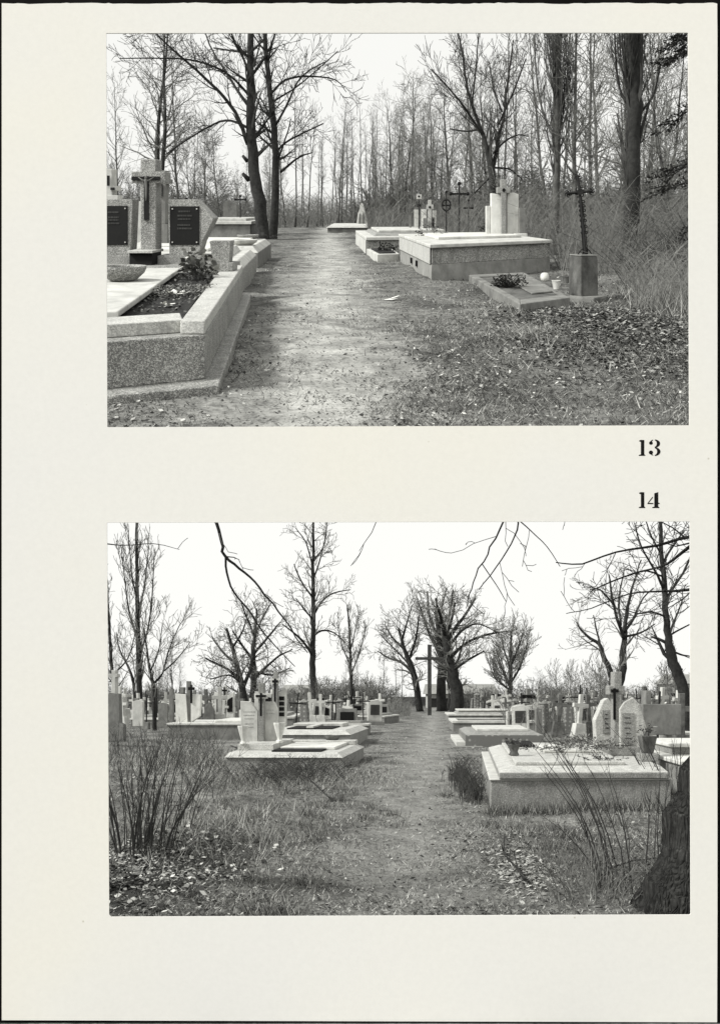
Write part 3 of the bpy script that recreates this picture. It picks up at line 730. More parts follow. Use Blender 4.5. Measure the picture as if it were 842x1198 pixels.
def spray(ctx, name, label, X, Y, Z, n, rx, ry, h, seed, m='fir', cat='greenery', ls=.22, w=.05, group=None):
    r = random.Random(seed); th = Thing(ctx, name, label, cat, (X, Y, Z), group, shear=False); tw, nd = MB(), MB()
    for i in range(n):
        a = r.uniform(0, 2*PI); q = math.sqrt(r.random())
        p0 = Vector((X+rx*q*math.cos(a), Y+ry*q*math.sin(a), Z+h*r.random()*(1-q*.7)))
        d = Vector((math.cos(a)+r.gauss(0, .5), math.sin(a)+r.gauss(0, .5), r.uniform(-.1, .6))).normalized()*ls*r.uniform(.6, 1.2)
        tw.tube([p0, p0+d], [.004, .002], 3)
        for k in range(9):
            b0 = p0+d*(k/9); e = (d.normalized()*.6+Vector((r.gauss(0, 1), r.gauss(0, 1), r.gauss(0, .7)))).normalized()*w*r.uniform(.7, 1.3)
            nd.leafquad(b0, e, w*.14, Vector((r.gauss(0, 1), r.gauss(0, 1), 1)))
    th.part('sprays', tw, 'twig'); th.part('needles', nd, m); return th
p = c.P(575, 271, .84); spray(c, 'fir_spray', 'dark fir spray leaning at the foot of the white headstones', p.x, p.y, .845, 46, .30, .3, .18, 1, w=.08)
p = c.P(501, 274.5, .78); spray(c, 'fir_spray', 'dark fir spray on the far left corner of the high box tomb', p.x, p.y-.6, .78, 30, .26, .3, .12, 2, w=.08)

fp = [(1.81, 12.6), (2.72, 13.5), (2.75, 18.6), (1.49, 17.9)]
t = Thing(c, 'kerb_grave', 'low concrete kerb grave before the ornate iron cross', 'grave', cent(fp))
kb = lambda a, b_: [tuple(x) for x in (a)]
o1, i1 = quad(fp), quad(fp, .16, .12, .5, .5)
for (a, b_) in ((0, 1), (1, 2), (2, 3), (3, 0)):
    t.part('kerb', MB().prism([o1[a], o1[b_], i1[b_], i1[a]], -.12, .145), 'concrete', bevel=.015)
t.part('soil_bed', MB().prism(quad(fp, .165, .125, .51, .51), 0, .12), 'concrete_dark')
t.part('slab', MB().prism(quad(fp, .66, .14, 1.1, 1.0), .122, .15), 'concrete', bevel=.01)
def pot(ctx, label, u, v, z, R, H, m, name='flower_pot', cat='pot', ball=False):
    p = ctx.P(u, v, z); pr = [(R*.66, 0), (R, H*.9), (R*1.06, H*.9), (R*1.06, H), (R*.9, H), (R*.85, H*.85)]
    if ball: pr = [(R*.5, 0), (R*.9, H*.2), (R, H*.5), (R*.9, H*.8), (R*.5, H*.97), (R*.1, H)]
    th = Thing(ctx, name, label, cat, (p.x, p.y, z), None, shear=True)
    th.part('pot', MB().lathe(p.x, p.y, [(a, z+b_) for a, b_ in pr], 18), m, smooth=ball)
    return th
pot(c, 'round pale lidded jar on the kerb grave before the iron cross', 637, 329, .185, .085, .165, 'white', 'lidded_jar', 'jar', True)
pot(c, 'pale empty flower pot leaning on the kerb grave slab', 650.5, 338, .185, .075, .15, 'pale')
pot(c, 'small dark pot behind the pale ones on the kerb grave', 662, 331, .185, .07, .13, 'concrete_dark')
leafy_plant(c, 'grave_weeds', 'low dark weeds filling the kerb grave bed', 1.98, 15.4, .12, 170, .34, .12, .05, 'ivy', 9)

# ornate iron cross on a weathered pillar
p = c.P(686, 352.5)
t = Thing(c, 'pillar_cross', 'ornate wrought iron cross standing on a dark weathered concrete pillar', 'grave cross', (p.x, p.y+.3, 0), shear=True)
ft = [(p.x-.30, p.y+.12), (p.x+.1, p.y-.12), (p.x+.42, p.y+.3), (p.x+.05, p.y+.75)]
t.part('footing', MB().prism(ft, -.15, .075), 'concrete', bevel=.03)
a_ = [(p.x-.215, p.y+.45), (p.x-.075, p.y+.10), (p.x+.25, p.y+.22), (p.x+.10, p.y+.7)]
b_ = [(x_*.94+.06*(p.x+.01), y_*.94+.06*(p.y+.35)) for x_, y_ in a_]
t.part('pillar', MB().prism(a_, .07, .74, b_), 'concrete_dark', bevel=.015)
t.part('pillar_cap', MB().prism(b_, .742, .765), 'concrete', bevel=.01)
Y = p.y+.35
def fx(u, v): x, z = c.xz(u, v, Y); return (x, Y, z)
r_ = .024
t.part('shaft', MB().tube([fx(684.8, 300), fx(681.5, 262), fx(678, 224), fx(675.2, 205)], [r_*1.2, r_, r_, r_], 6).tube([fx(682, 300), fx(679.3, 255), fx(677, 224)], [.008]*3, 4).tube([fx(687.5, 300), fx(683.5, 255), fx(679, 224)], [.008]*3, 4), 'iron')
t.part('arm', MB().tube([fx(663, 226), fx(677.5, 224.5), fx(692.5, 223)], [r_, r_*1.2, r_], 6), 'iron')
def scroll(u, v, R, a0, turns, sg):
    t.part('scroll', MB().tube([fx(u+R*(1-.75*i/14)*math.cos(a0+sg*turns*2*PI*i/14), v+R*(1-.75*i/14)*math.sin(a0+sg*turns*2*PI*i/14)) for i in range(15)], [.0105]*15, 4), 'iron')
for u, v in ((664.5, 226), (691, 223), (675.6, 207)):
    for k in range(5): scroll(u+1.6*math.cos(k*1.26), v+1.8*math.sin(k*1.26), 2.6, k*1.26, 1.0, 1)
for k in range(6): scroll(677.8+3*math.cos(k*1.05), 224.5+3*math.sin(k*1.05), 3.4, k*1.05, .9, -1)
for k, v in enumerate((236, 241, 246, 252, 258, 265, 272)):
    scroll(679+(v-224)*.09+2.1, v, 2.5, 2.6, 1.1, 1); scroll(679+(v-224)*.09-2.1, v, 2.5, .5, 1.1, -1)
for k in range(4): t.part('foot_rod', MB().tube([fx(684, 288), fx(684+(k-1.5)*4, 294), fx(684+(k-1.5)*6.5, 300)], [.013]*3, 4), 'iron')
t.part('rosette', MB().slabface([(fx(678, 224)[0]+.055*math.cos(i*PI/6), fx(678, 224)[2]+.055*math.sin(i*PI/6)) for i in range(12)], Y-.04, Y-.02), 'iron')
# dry stick and litter in front
single(c, 'dry_stick', 'thin pale dry stick lying on the turf before the kerb grave', 'stick', (1.62, 10, 0), MB().tube([tuple(c.P(627, 395)+Vector((0, 0, .05))), tuple(c.P(632, 410)+Vector((0, 0, .03))), tuple(c.P(638, 428)+Vector((0, 0, .03)))], [.009, .012, .008], 5), 'twig_pale')
mb = MB(); p = c.P(456, 354); mb.leafquad((p.x-.12, p.y, .05), Vector((.26, .03, .02)), .12, Vector((0, 0, 1))); mb.leafquad((p.x, p.y+.05, .06), Vector((.16, .1, .05)), .1, Vector((0, .2, 1)))
single(c, 'paper_scrap', 'torn white paper scrap lying on the turf right of the track', 'litter', (p.x, p.y, 0), mb, 'plastic')

# low graves at the centre
fp = [(-1.0, 28.0), (2.2, 28.8), (1.9, 36), (-1.7, 35.5)]
t = Thing(c, 'stepped_grave', 'stepped pale grave farther along the right of the track', 'grave', cent(fp))
layers(t, fp, [('body', (0, 0, 0, 0), -.1, .46, 'aggregate'), ('rim', (-.04, -.04, -.08, -.08), .46, .56, 'pale'), ('slab', (.3, .3, .8, .8), .56, .66, 'terrazzo_fine', (.42, .42, 1.1, 1.1)), ('ledger', (.5, .5, 1.4, 1.4), .66, .74, 'pale')])
t.part('end_panel', MB().prism([(-1.02, 28.1), (-1.71, 35.4), (-1.735, 35.35), (-1.045, 28.05)], .0, .45), 'pale')
fp = [(-.58, 24.4), (.06, 24.7), (-.18, 27.6), (-1.0, 27.6)]
t = Thing(c, 'child_grave', 'small low kerb grave squeezed beside the high box tomb', 'grave', cent(fp))
layers(t, fp, [('kerb', (0, 0, 0, 0), -.1, .20, 'pale'), ('soil_bed', (.1, .1, .3, .3), .19, .23, 'soil')])
leafy_plant(c, 'grave_plant', 'low dark plant covering the small kerb grave', -.3, 26, .22, 40, .3, .12, .09, 'ivy', 8)
Yg = 33.0
G = 'headstones at the far end of the stepped grave'
for i, (ol, m, lb) in enumerate(((rect(478.8, 252, 481.2, 272), 'concrete', 'narrow grey stone at the left end of the stepped grave'), (rect(484.6, 245, 490.6, 272), 'pale', 'pale slab between the narrow stone and the sign post'),
        (rect(492.8, 244.6, 499, 272), 'white', 'white slab left of the small stone cross'), (rect(495, 255, 500.4, 272), 'concrete', 'low grey slab in front of the small stone cross'), (rect(506.2, 246, 510.6, 272), 'pale', 'pale slab right of the small stone cross'))):
    stone_px(c, 'headstone', lb, 'headstone', [('slab', ol, m, .15*(i == 3 and -1 or 1)*(i != 3)+.02)], Yg+(.0 if i != 3 else -.7), .25, group=G)
stone_px(c, 'cross_monument', 'small pale stone cross with dark disc among the slabs', 'monument', [('cross', cross_px(c, 502.7, 233.5, 272, 498.8, 506.8, 239, 244.6, 3.6, Yg-.4), 'terrazzo_pale', 0), ('disc', [(502.7+1.4*math.cos(i*.63), 242+1.5*math.sin(i*.63)) for i in range(10)], 'black_granite', -.03), ('niche', rect(505.4, 254, 508, 266), 'black_granite', -.03)], Yg-.4, .3)
iron_cross(c, 'slim post carrying a small framed plate among the slabs', 490, 231, 272, 488.8, 491.2, 240, 1.5, 31.5, 'marker_post')
t_ = bpy.data.objects['marker_post']
x0, z0 = c.xz(486.8, 234.6, 31.4); x1, z1 = c.xz(493, 229.6, 31.4)
tag(link_mesh('plate', MB().slabface([(x0, z0), (x1, z0), (x1, z1), (x0, z1)], 31.36, 31.4), 'pale', (c.xz(490, 272, 31.5)[0], 31.5, 0), c, False, t_))
tag(link_mesh('plate_face', MB().slabface([(x0+.06, z0+.05), (x1-.06, z0+.05), (x1-.06, z1-.05), (x0+.06, z1-.05)], 31.345, 31.358), 'black_granite', (c.xz(490, 272, 31.5)[0], 31.5, 0), c, False, bpy.data.objects['plate']))
iron_cross(c, 'black iron cross hung with a wreath ring behind the high tomb', 521.8, 224, 274, 517.5, 526, 240, 1.5, 29, ring=5)
iron_cross(c, 'tallest plain black iron cross behind the high tomb', 536.9, 214.5, 276, 527, 547, 226.4, 2.0, 28.5)
iron_cross(c, 'short leaning black iron cross right of the tallest one', 547.8, 234, 274, 543, 552.5, 243, 1.3, 30)
fp = [(-4.1, 50), (-1.8, 50), (-1.9, 58), (-4.4, 58)]
t = Thing(c, 'flat_grave', 'far low grave beside the pale figure monument', 'grave', cent(fp))
layers(t, fp, [('body', (0, 0, 0, 0), -.1, .3, 'concrete'), ('slab', (-.1, -.1, -.1, -.1), .3, .40, 'pale', (.1, .1, .5, .5))])
Y = 56
stone_px(c, 'figure_monument', 'far pale monument shaped like a seated hooded figure', 'monument', [('figure', [(416.5, 266), (429, 266), (429.5, 258), (427.5, 249), (426, 244), (424.6, 239), (423, 237), (421.2, 239), (420.8, 244), (418.6, 249), (417.5, 258)], 'pale', 0), ('drapery', [(419.6, 262), (421.5, 262), (421.2, 249), (420.2, 251)], 'concrete_dark', -.06), ('drapery', [(424.2, 262), (426.4, 262), (425.8, 250), (424.4, 248)], 'concrete_dark', -.06)], Y, .6)

# --- trees of the upper picture
TW = [(0,), (1.7, 1.9, 42, .18), (3.2, 1.0, 42, .12), (4.2, .5, 44, .1)]
T1 = hero(c, 'bare_tree', 'stout dark forked tree with broken stubs left of the track', 40,
  [(307, 275, 15), (303, 235, 14.5), (297, 200, 13), (295, 165, 12), (293.5, 120, 9.5), (293, 80, 8), (293, 38, 7), (292, -10, 5)],
  [(-.04, (290, 168, 6), (279, 143, 4.6), (262, 121, 3.8), (240, 103, 3.2), (205, 76, 2.4), (176, 52, 1.8), (150, 28, 1.2)),
   (.05, (292, 125, 4.5), (276, 96, 3.4), (262, 66, 2.8), (249, 40, 2.2), (240, 10, 1.6)),
   (-.06, (294, 105, 4), (286, 82, 3), (270, 62, 2.4), (262, 30, 2)), (.03, (293, 90, 3.6), (307, 62, 2.8), (316, 38, 2.2)),
   (.06, (291, 150, 3.2), (270, 132, 2.4), (250, 128, 2), (215, 141, 1.5), (190, 150, .9)),
   (-.05, (292, 112, 3.2), (262, 90, 2.4), (222, 84, 1.8), (180, 90, 1.3), (140, 98, .9)),
   (.07, (293, 60, 3), (275, 40, 2), (250, 18, 1.5)), (.03, (296, 160, 3), (309, 140, 2.2), (318, 120, 1.8), (332, 100, 1.2))],
  TW, 11, up=.05, wig=.11, rpx=.22, knots=((291, 210, -7, -7, 6), (289, 188, -5, -6, 5), (298, 205, 6, -2, 4)))
T2 = hero(c, 'bare_tree', 'slimmer dark tree standing right beside the stout forked one', 41,
  [(319, 279, 10.5), (321, 240, 9.5), (322.5, 195, 8.5), (320, 150, 7.5), (316, 110, 6.5), (312, 70, 5.5), (310, 38, 5), (309, -10, 4)],
  [(-.03, (328, 201, 3), (340, 197, 2.4), (352, 194, 1.7), (365, 196, 1)), (.04, (322, 178, 3), (335, 158, 2.3), (355, 140, 1.8), (378, 122, 1.2)),
   (-.04, (320, 150, 3), (338, 125, 2.3), (352, 105, 1.8), (380, 96, 1)), (.05, (316, 110, 3.2), (334, 86, 2.4), (360, 75, 1.8), (392, 72, 1.2), (405, 80, .7)),
   (-.05, (313, 75, 2.8), (322, 52, 2.2), (345, 35, 1.6)), (.03, (319, 140, 2.6), (306, 118, 2), (300, 95, 1.4)), (-.02, (324, 188, 2.5), (334, 168, 1.8), (340, 150, 1.2)),
   (.02, (317, 120, 2.4), (330, 108, 2), (352, 90, 1.4), (395, 48, 1))],
  TW, 12, up=.06, wig=.11, rpx=.22)
TW2 = [(0,), (2.0, 1.8, 34, .1), (3.4, .95, 38, .1), (4.2, .5, 42, .1)]
hero(c, 'bare_tree', 'dark forked tree rising behind the white headstones of the high tomb', 33,
  [(576, 290, 9.5), (576, 240, 9), (575.5, 210, 8.5), (574, 192, 8), (569, 172, 5.2), (562, 150, 4.6), (553, 125, 3.6), (545, 95, 3), (541, 65, 2.4), (533, 25, 1.6)],
  [(.03, (576, 195, 6), (580, 176, 5), (584, 150, 4), (590, 120, 3.2), (593, 85, 2.6), (600, 30, 1.6)), (-.03, (566, 160, 3), (548, 138, 2.4), (530, 120, 1.8), (504, 98, 1.1)),
   (.04, (562, 150, 2.6), (546, 142, 1.9), (526, 128, 1.3)), (.02, (578, 178, 2.6), (592, 160, 2), (606, 150, 1.4), (618, 148, .8)), (-.04, (583, 145, 2.5), (600, 120, 2), (615, 92, 1.3)),
   (-.02, (552, 122, 2.4), (556, 90, 1.8), (560, 50, 1.2)), (.03, (587, 130, 2.4), (578, 98, 1.8), (572, 55, 1.1)), (.05, (575, 205, 2), (560, 206, 1.6), (545, 208, 1)), (.02, (578, 196, 2), (596, 192, 1.5), (612, 200, .9))],
  TW2, 13, up=.12, wig=.11, rpx=.22)
PW = [(0,), (3.0, 1.7, 20, .12), (2.4, .8, 26, .1), (2.0, .5, 35, .1)]
def shoots(u0, u1, v0, v1, n, seed, sg=1):
    r = random.Random(seed); out = []
    for i in range(n):
        v = r.uniform(v0, v1); s = r.choice((-1, 1)); d = r.uniform(4, 15)*s; h = r.uniform(40, 110)
        u = u0+(u1-u0)*(v-v0)/(v1-v0)
        out.append((r.uniform(-.03, .03), (u, v, r.uniform(1.4, 2.6)), (u+d*.75, v-h*.3, 1.5), (u+d, v-h*.65, 1.2), (u+d*1.15, v-h, .7)))
    return out
hero(c, 'poplar_tree', 'tall narrow poplar with upright shoots behind the high tomb', 27,
  [(648, 290, 8), (650, 250, 8), (651, 200, 8.5), (651, 150, 9), (651.5, 110, 9.5), (652, 70, 9), (653, 30, 8), (653, -20, 6)], shoots(650, 653, 60, 210, 22, 4)+[(.02, (648, 160, 3), (636, 130, 2.4), (628, 90, 2), (624, 30, 1.5))], PW, 14, up=.35, wig=.08, rpx=.22, bark='bark_mid', twig='twig')
hero(c, 'poplar_tree', 'thickest dark poplar trunk right of the ornate iron cross', 22,
  [(734, 300, 20), (737, 262, 19), (740, 215, 17), (741, 160, 17), (742, 110, 17.5), (743, 60, 18), (744, -20, 17)], shoots(736, 742, 70, 180, 16, 5)+[(.01, (733, 120, 3), (724, 100, 2.5), (720, 60, 2.2), (718, 10, 1.8)), (.02, (750, 130, 3), (765, 104, 2), (772, 60, 1.5))], PW, 15, up=.35, wig=.08, rpx=.22)
# conifer standing just outside the right edge; its sprays reach into view
def conifer(ctx, label, X, Y, H, seed):
    r = random.Random(seed); th = Thing(ctx, 'spruce_tree', label, 'tree', (X, Y, 0), None, shear=False); tr, br_, nd = MB(), MB(), MB()
    tr.tube([(X, Y, -.3), (X, Y, H*.5), (X, Y, H)], [.24, .16, .03], 9)
    for i in range(90):
        z = H*(.24+.74*i/90); L = (1.9*(1-.6*(z-H*.24)/(H*.76)))*r.uniform(.75, 1.1); a = r.uniform(0, 2*PI)
        pts = [Vector((X+L*q*math.cos(a), Y+L*q*math.sin(a), z+.1*q-.55*L*q*q*.6)) for q in (0, .35, .7, 1)]
        br_.tube(pts, [.03, .02, .012, .005], 4)
        for k in range(24):
            q = r.uniform(.2, 1); j = min(int(q*3), 2); p0 = pts[j].lerp(pts[j+1], q*3-j)
            d = (Vector((math.cos(a), math.sin(a), -.35))+Vector((-math.sin(a), math.cos(a), 0))*r.choice((-1, 1))*r.uniform(.4, 1.1)).normalized()*r.uniform(.15, .42)
            br_.tube([p0, p0+d], [.006, .003], 3)
            for m_ in range(9):
                e = (d.normalized()*.8+Vector((r.gauss(0, .7), r.gauss(0, .7), r.gauss(0, .5)))).normalized()*.085
                nd.leafquad(p0+d*(m_/9), e, .017, Vector((r.gauss(0, 1), r.gauss(0, 1), 1)))
    th.part('trunk', tr, 'bark', smooth=True); th.part('branches', br_, 'twig'); th.part('needles', nd, 'fir'); return th
conifer(c, 'dark spruce at the upper right edge reaching in with drooping sprays', 6.55, 16.5, 8.6, 3)

# woodland behind: prototypes, then copies in the far belt
W1 = proto(21, 12, .10, [(2.6, 1.9, 48, .25), (3.2, .95, 46, .12), (3.6, .5, 46, .1)], .0085, .12, .14)
W2 = proto(22, 10, .09, [(3.6, 2.0, 48, .2), (3.4, 1.0, 48, .12), (4.0, .5, 48, .1)], .0085, .07, .17)
W3 = proto(23, 13, .085, [(1.5, 1.4, 52, .4), (3.0, .8, 48, .15), (3.4, .45, 46, .1)], .009, .14, .13)
W4 = proto(24, 6.5, .06, [(5.0, 1.9, 44, .06), (4.0, 1.0, 46, .1), (3.8, .5, 48, .1)], .008, .12, .17)
W5 = proto(25, 14, .16, [(1.8, 3.2, 46, .25), (2.4, 1.6, 44, .12), (3.0, .8, 44, .1)], .009, .10, .14)
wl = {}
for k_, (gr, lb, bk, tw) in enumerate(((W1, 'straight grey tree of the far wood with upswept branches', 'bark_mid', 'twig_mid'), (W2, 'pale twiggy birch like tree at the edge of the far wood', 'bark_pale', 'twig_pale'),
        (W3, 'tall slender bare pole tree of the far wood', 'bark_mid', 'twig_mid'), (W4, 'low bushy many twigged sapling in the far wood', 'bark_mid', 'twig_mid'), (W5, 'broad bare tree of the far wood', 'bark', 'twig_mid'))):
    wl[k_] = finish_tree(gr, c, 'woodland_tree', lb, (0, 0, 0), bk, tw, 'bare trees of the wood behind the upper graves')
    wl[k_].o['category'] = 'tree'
used = set()
def wood(k_, X, Y, rz, s, label=None):
    o = wl[k_].o
    tilt = (r.gauss(0, .045), r.gauss(0, .06))
    if k_ not in used:
        used.add(k_); o.location = c.world(X, Y, 0); o.rotation_euler = (*tilt, rz); o.scale = (c.S*s,)*3
        if label: o['label'] = label
        return o
    q = dup(o, c, X, Y, rz, s, label); q.rotation_euler = (*tilt, rz); return q
r = random.Random(99)
# individual trees that can be told apart
def at(u, Y): return (u-U0)/F*Y
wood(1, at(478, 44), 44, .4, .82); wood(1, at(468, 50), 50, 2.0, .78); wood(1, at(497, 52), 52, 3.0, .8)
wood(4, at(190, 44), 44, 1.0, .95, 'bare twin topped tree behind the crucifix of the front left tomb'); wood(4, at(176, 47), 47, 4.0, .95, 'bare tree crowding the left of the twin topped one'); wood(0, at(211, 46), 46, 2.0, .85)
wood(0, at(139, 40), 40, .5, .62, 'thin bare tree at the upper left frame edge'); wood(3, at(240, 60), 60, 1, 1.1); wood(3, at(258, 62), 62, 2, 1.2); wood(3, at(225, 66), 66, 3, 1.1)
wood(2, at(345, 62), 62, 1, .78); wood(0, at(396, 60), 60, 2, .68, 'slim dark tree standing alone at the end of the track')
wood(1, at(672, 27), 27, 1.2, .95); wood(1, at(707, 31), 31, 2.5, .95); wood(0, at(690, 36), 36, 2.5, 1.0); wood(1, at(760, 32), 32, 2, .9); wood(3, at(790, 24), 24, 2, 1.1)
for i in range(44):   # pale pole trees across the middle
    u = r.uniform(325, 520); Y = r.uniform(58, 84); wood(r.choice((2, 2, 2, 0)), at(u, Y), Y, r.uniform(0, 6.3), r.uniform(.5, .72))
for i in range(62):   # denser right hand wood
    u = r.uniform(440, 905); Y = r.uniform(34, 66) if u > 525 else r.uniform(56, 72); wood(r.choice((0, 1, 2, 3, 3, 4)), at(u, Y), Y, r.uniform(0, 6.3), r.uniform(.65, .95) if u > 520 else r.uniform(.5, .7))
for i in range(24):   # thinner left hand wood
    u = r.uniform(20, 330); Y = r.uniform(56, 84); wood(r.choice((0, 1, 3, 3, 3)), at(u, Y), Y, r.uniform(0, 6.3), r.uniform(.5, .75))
# brushwood: tangles of stems under the trees
def brush(name, ctx, n, sampler, hmin, hmax, rad, m, seed, lean=.5):
    r = random.Random(seed); mb = MB()
    for i in range(n):
        x, y, s = sampler(r); h = r.uniform(hmin, hmax)*s; z = 0
        a = r.uniform(0, 2*PI); l = h*lean*r.uniform(.2, 1); dx, dy = l*math.cos(a), l*math.sin(a)
        k = r.uniform(.3, .75)
        pts = [(x, y, -.05), (x+dx*.25, y+dy*.25, h*.45), (x+dx*.6, y+dy*.6, h*.8), (x+dx, y+dy, h*r.uniform(.75, 1.05))]
        rr = rad*s*r.uniform(.6, 1.3); mb.tube(pts, [rr, rr*.8, rr*.55, rr*.3], 3, False)
        for q in range(3):
            j = r.randint(1, 2); p0 = Vector(pts[j]); b2 = r.uniform(0, 2*PI); ll = h*r.uniform(.15, .4)
            mb.tube([p0, p0+Vector((math.cos(b2)*ll*.6, math.sin(b2)*ll*.6, ll*.6)), p0+Vector((math.cos(b2)*ll, math.sin(b2)*ll, ll*r.uniform(.5, 1)))], [rr*.6, rr*.45, rr*.3], 3, False)
    o = link_mesh(name, mb, m, (0, 0, 0), ctx, True); o.location = ctx.world(0, 0, 0); o.scale = (ctx.S,)*3
    o['kind'] = 'stuff'; return o
def bs(u0, u1, y0, y1, s=1.0):
    def f(r):
        Y = r.uniform(y0, y1); return at(r.uniform(u0, u1), Y), Y, s*r.uniform(.7, 1.2)
    return f
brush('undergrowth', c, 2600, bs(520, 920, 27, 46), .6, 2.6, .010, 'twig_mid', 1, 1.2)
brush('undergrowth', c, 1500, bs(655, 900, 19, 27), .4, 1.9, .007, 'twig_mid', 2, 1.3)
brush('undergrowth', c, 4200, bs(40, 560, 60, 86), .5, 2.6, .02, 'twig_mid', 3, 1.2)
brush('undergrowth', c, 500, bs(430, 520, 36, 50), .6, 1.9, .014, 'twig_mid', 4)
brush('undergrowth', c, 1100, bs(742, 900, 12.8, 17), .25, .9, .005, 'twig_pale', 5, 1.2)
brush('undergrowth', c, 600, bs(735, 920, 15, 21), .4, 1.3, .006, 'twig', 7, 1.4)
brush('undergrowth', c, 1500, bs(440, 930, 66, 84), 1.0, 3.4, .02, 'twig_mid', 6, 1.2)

# ================================================================== LOWER CEMETERY (level ground)
c = FLAT
kL = lambda X, Y: (.45+.55*pathd(X, Y, -.25, .045, .55, .9))*(.12+.88*(patch(X, Y, 1.3)*.6+.4*patch(Y, X, 2.9))**1.4)
blades('grass', c, 'grass', hflat, 230000, row_sampler(c, 829, 1110, kL, grow=.38), .012, .05, .008, 2.2)
blades('dead_leaves', c, 'ivy', hflat, 90000, row_sampler(c, 832, 1110, lambda X, Y: .10+.8*pathd(X, Y, -.25, .045, .8, 1.2)*patch(X, Y, .8)**1.5, grow=.4), .012, .05, .022, 1, leafy=True)
blades('dry_grass', c, 'straw', hflat, 5200, tall_s(-2.2, 16.4, .8, 1.0), .07, .26, .009, 1.3)
blades('dry_grass', c, 'straw', hflat, 2600, tall_s(-2.3, 9.6, .6, 1.2), .06, .22, .009, 1.3)
blades('dry_grass', c, 'grass', hflat, 3200, tall_s(-4.6, 21, 1.4, 1.6), .1, .42, .010, 1.2)
def litter_s(n):
    X = RNG.normal(-2.55, .55, n); Y = RNG.normal(7.6, .8, n); k = Y > 6; return X[k], Y[k], np.ones(k.sum())
blades('dead_leaves', c, 'litter', hflat, 9000, litter_s, .018, .055, .035, 1, leafy=True, lift=.02)
def tuft_s(n):
    cx = RNG.uniform(-3.2, 3.2, 70); cy = RNG.uniform(6, 14, 70); i = RNG.integers(0, 70, n)
    X = cx[i]+RNG.normal(0, .09, n); Y = cy[i]+RNG.normal(0, .12, n); k = pathd(X, Y, -.25, .045, .6, .6) > .6
    return X[k], Y[k], np.ones(k.sum())
blades('grass_tufts', c, 'grass_dark', hflat, 9000, tuft_s, .05, .16, .007, .9)
blades('grass_edge', c, 'grass_dark', hflat, 2000, lambda n: (RNG.uniform(1.2, 4.2, n), 11.85-RNG.exponential(.12, n), np.ones(n)), .06, .22, .009, .7)

# --- the large tomb at the right of the path
fp = [(1.28, 11.94), (3.86, 12.0), (4.5, 17.9), (1.75, 17.9)]
t = Thing(c, 'family_tomb', 'large granite tomb with sloping cap and fir wreath on the right of the lower path', 'tomb', cent(fp))
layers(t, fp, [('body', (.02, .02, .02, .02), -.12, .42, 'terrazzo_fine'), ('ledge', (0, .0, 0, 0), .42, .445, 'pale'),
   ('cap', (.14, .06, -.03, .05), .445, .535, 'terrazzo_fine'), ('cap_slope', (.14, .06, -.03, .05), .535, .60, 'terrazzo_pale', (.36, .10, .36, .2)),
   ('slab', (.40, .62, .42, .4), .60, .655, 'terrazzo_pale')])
q = quad(fp, .55, .6, 1.9, .9)
t.part('trough', MB().prism(quad(fp, .47, 1.72, 3.9, .5), .655, .70), 'soil')
t.part('ledger', MB().prism(quad(fp, .98, .74, 2.3, 2.2), .656, .715), 'white', bevel=.02)
Y = 14.6
h = t.part('headstone', MB().slabface(c.face([(697.5, 872), (696, 843), (706, 819.5), (711, 816.5), (717, 826), (718, 872)], Y+.5), Y+.5, Y+.75), 'terrazzo_pale', bevel=.012)
t.part('plaque', MB().slabface(c.face(rect(704.5, 831, 714.2, 858), Y+.5), Y+.485, Y+.51), 'terrazzo_fine', h); t.part('lettering', lines_px(c, 706, 713, (836, 841, 847, 852), Y+.5, Y+.485, 6, 1.3), 'black_granite', h)
x_ = t.part('stone_cross', MB().slabface(cross_px(c, 722, 786, 872, 711.5, 730, 802.5, 813, 9, Y), Y-.04, Y+.22), 'terrazzo_fine', bevel=.012)
t.part('cross_inlay', MB().slabface(cross_px(c, 717.8, 805.5, 842, 713.6, 722.4, 806.6, 810.2, 2.8, Y), Y-.06, Y-.035), 'black_granite', x_)
h = t.part('headstone', MB().slabface(c.face([(725.4, 890), (724.6, 830), (730, 822), (740.7, 816), (748, 824), (756.6, 853), (748.5, 872), (746.5, 890)], Y-.1), Y-.1, Y+.15), 'terrazzo_pale', bevel=.012)
t.part('plaque', MB().slabface(c.face(rect(727.3, 834.5, 740.8, 872), Y-.1), Y-.118, Y-.09), 'terrazzo_fine', h); t.part('lettering', lines_px(c, 729.5, 739, (840, 846, 852, 858, 864), Y-.1, Y-.118, 8, 1.3), 'letters', h)
t.part('headstone_base', MB().slabface(c.face(rect(714, 874, 749, 884), Y-.2), Y-.2, Y+.9), 'terrazzo_fine', bevel=.01)
x, z = c.xz(758, 898, 13.2)
v = Thing(c, 'planter_vase', 'dark square stone vase on its block at the right end of the large granite tomb', 'vase', (x, 13.2, .60), shear=False)
v.part('block', MB().box(x-.13, x+.13, 13.1, 13.4, .603, .72), 'terrazzo_fine', bevel=.01)
v.part('vase', MB().prism([(x-.075, 13.17), (x+.075, 13.17), (x+.075, 13.33), (x-.075, 13.33)], .722, .99, [(x-.12, 13.12), (x+.12, 13.12), (x+.12, 13.38), (x-.12, 13.38)]), 'concrete_dark', bevel=.008)
leafy_plant(c, 'dead_flowers', 'dead flowers bent over the rim of the dark stone vase', x, 13.25, .97, 14, .14, .2, .07, 'wreath', 13)
p = c.P(690, 874, .72); spray(c, 'fir_wreath', 'heap of dark fir and dry grave wreaths on the slab of the large granite tomb', p.x, p.y, .715, 150, .58, .95, .20, 21, 'wreath', 'wreath', .26, .06)
p = c.P(640, 878, .72); spray(c, 'dry_bouquet', 'small dry bouquet lying at the left end of the ledger slab', p.x-.05, p.y, .715, 30, .28, .5, .08, 22, 'wreath', 'bouquet', .2, .05)
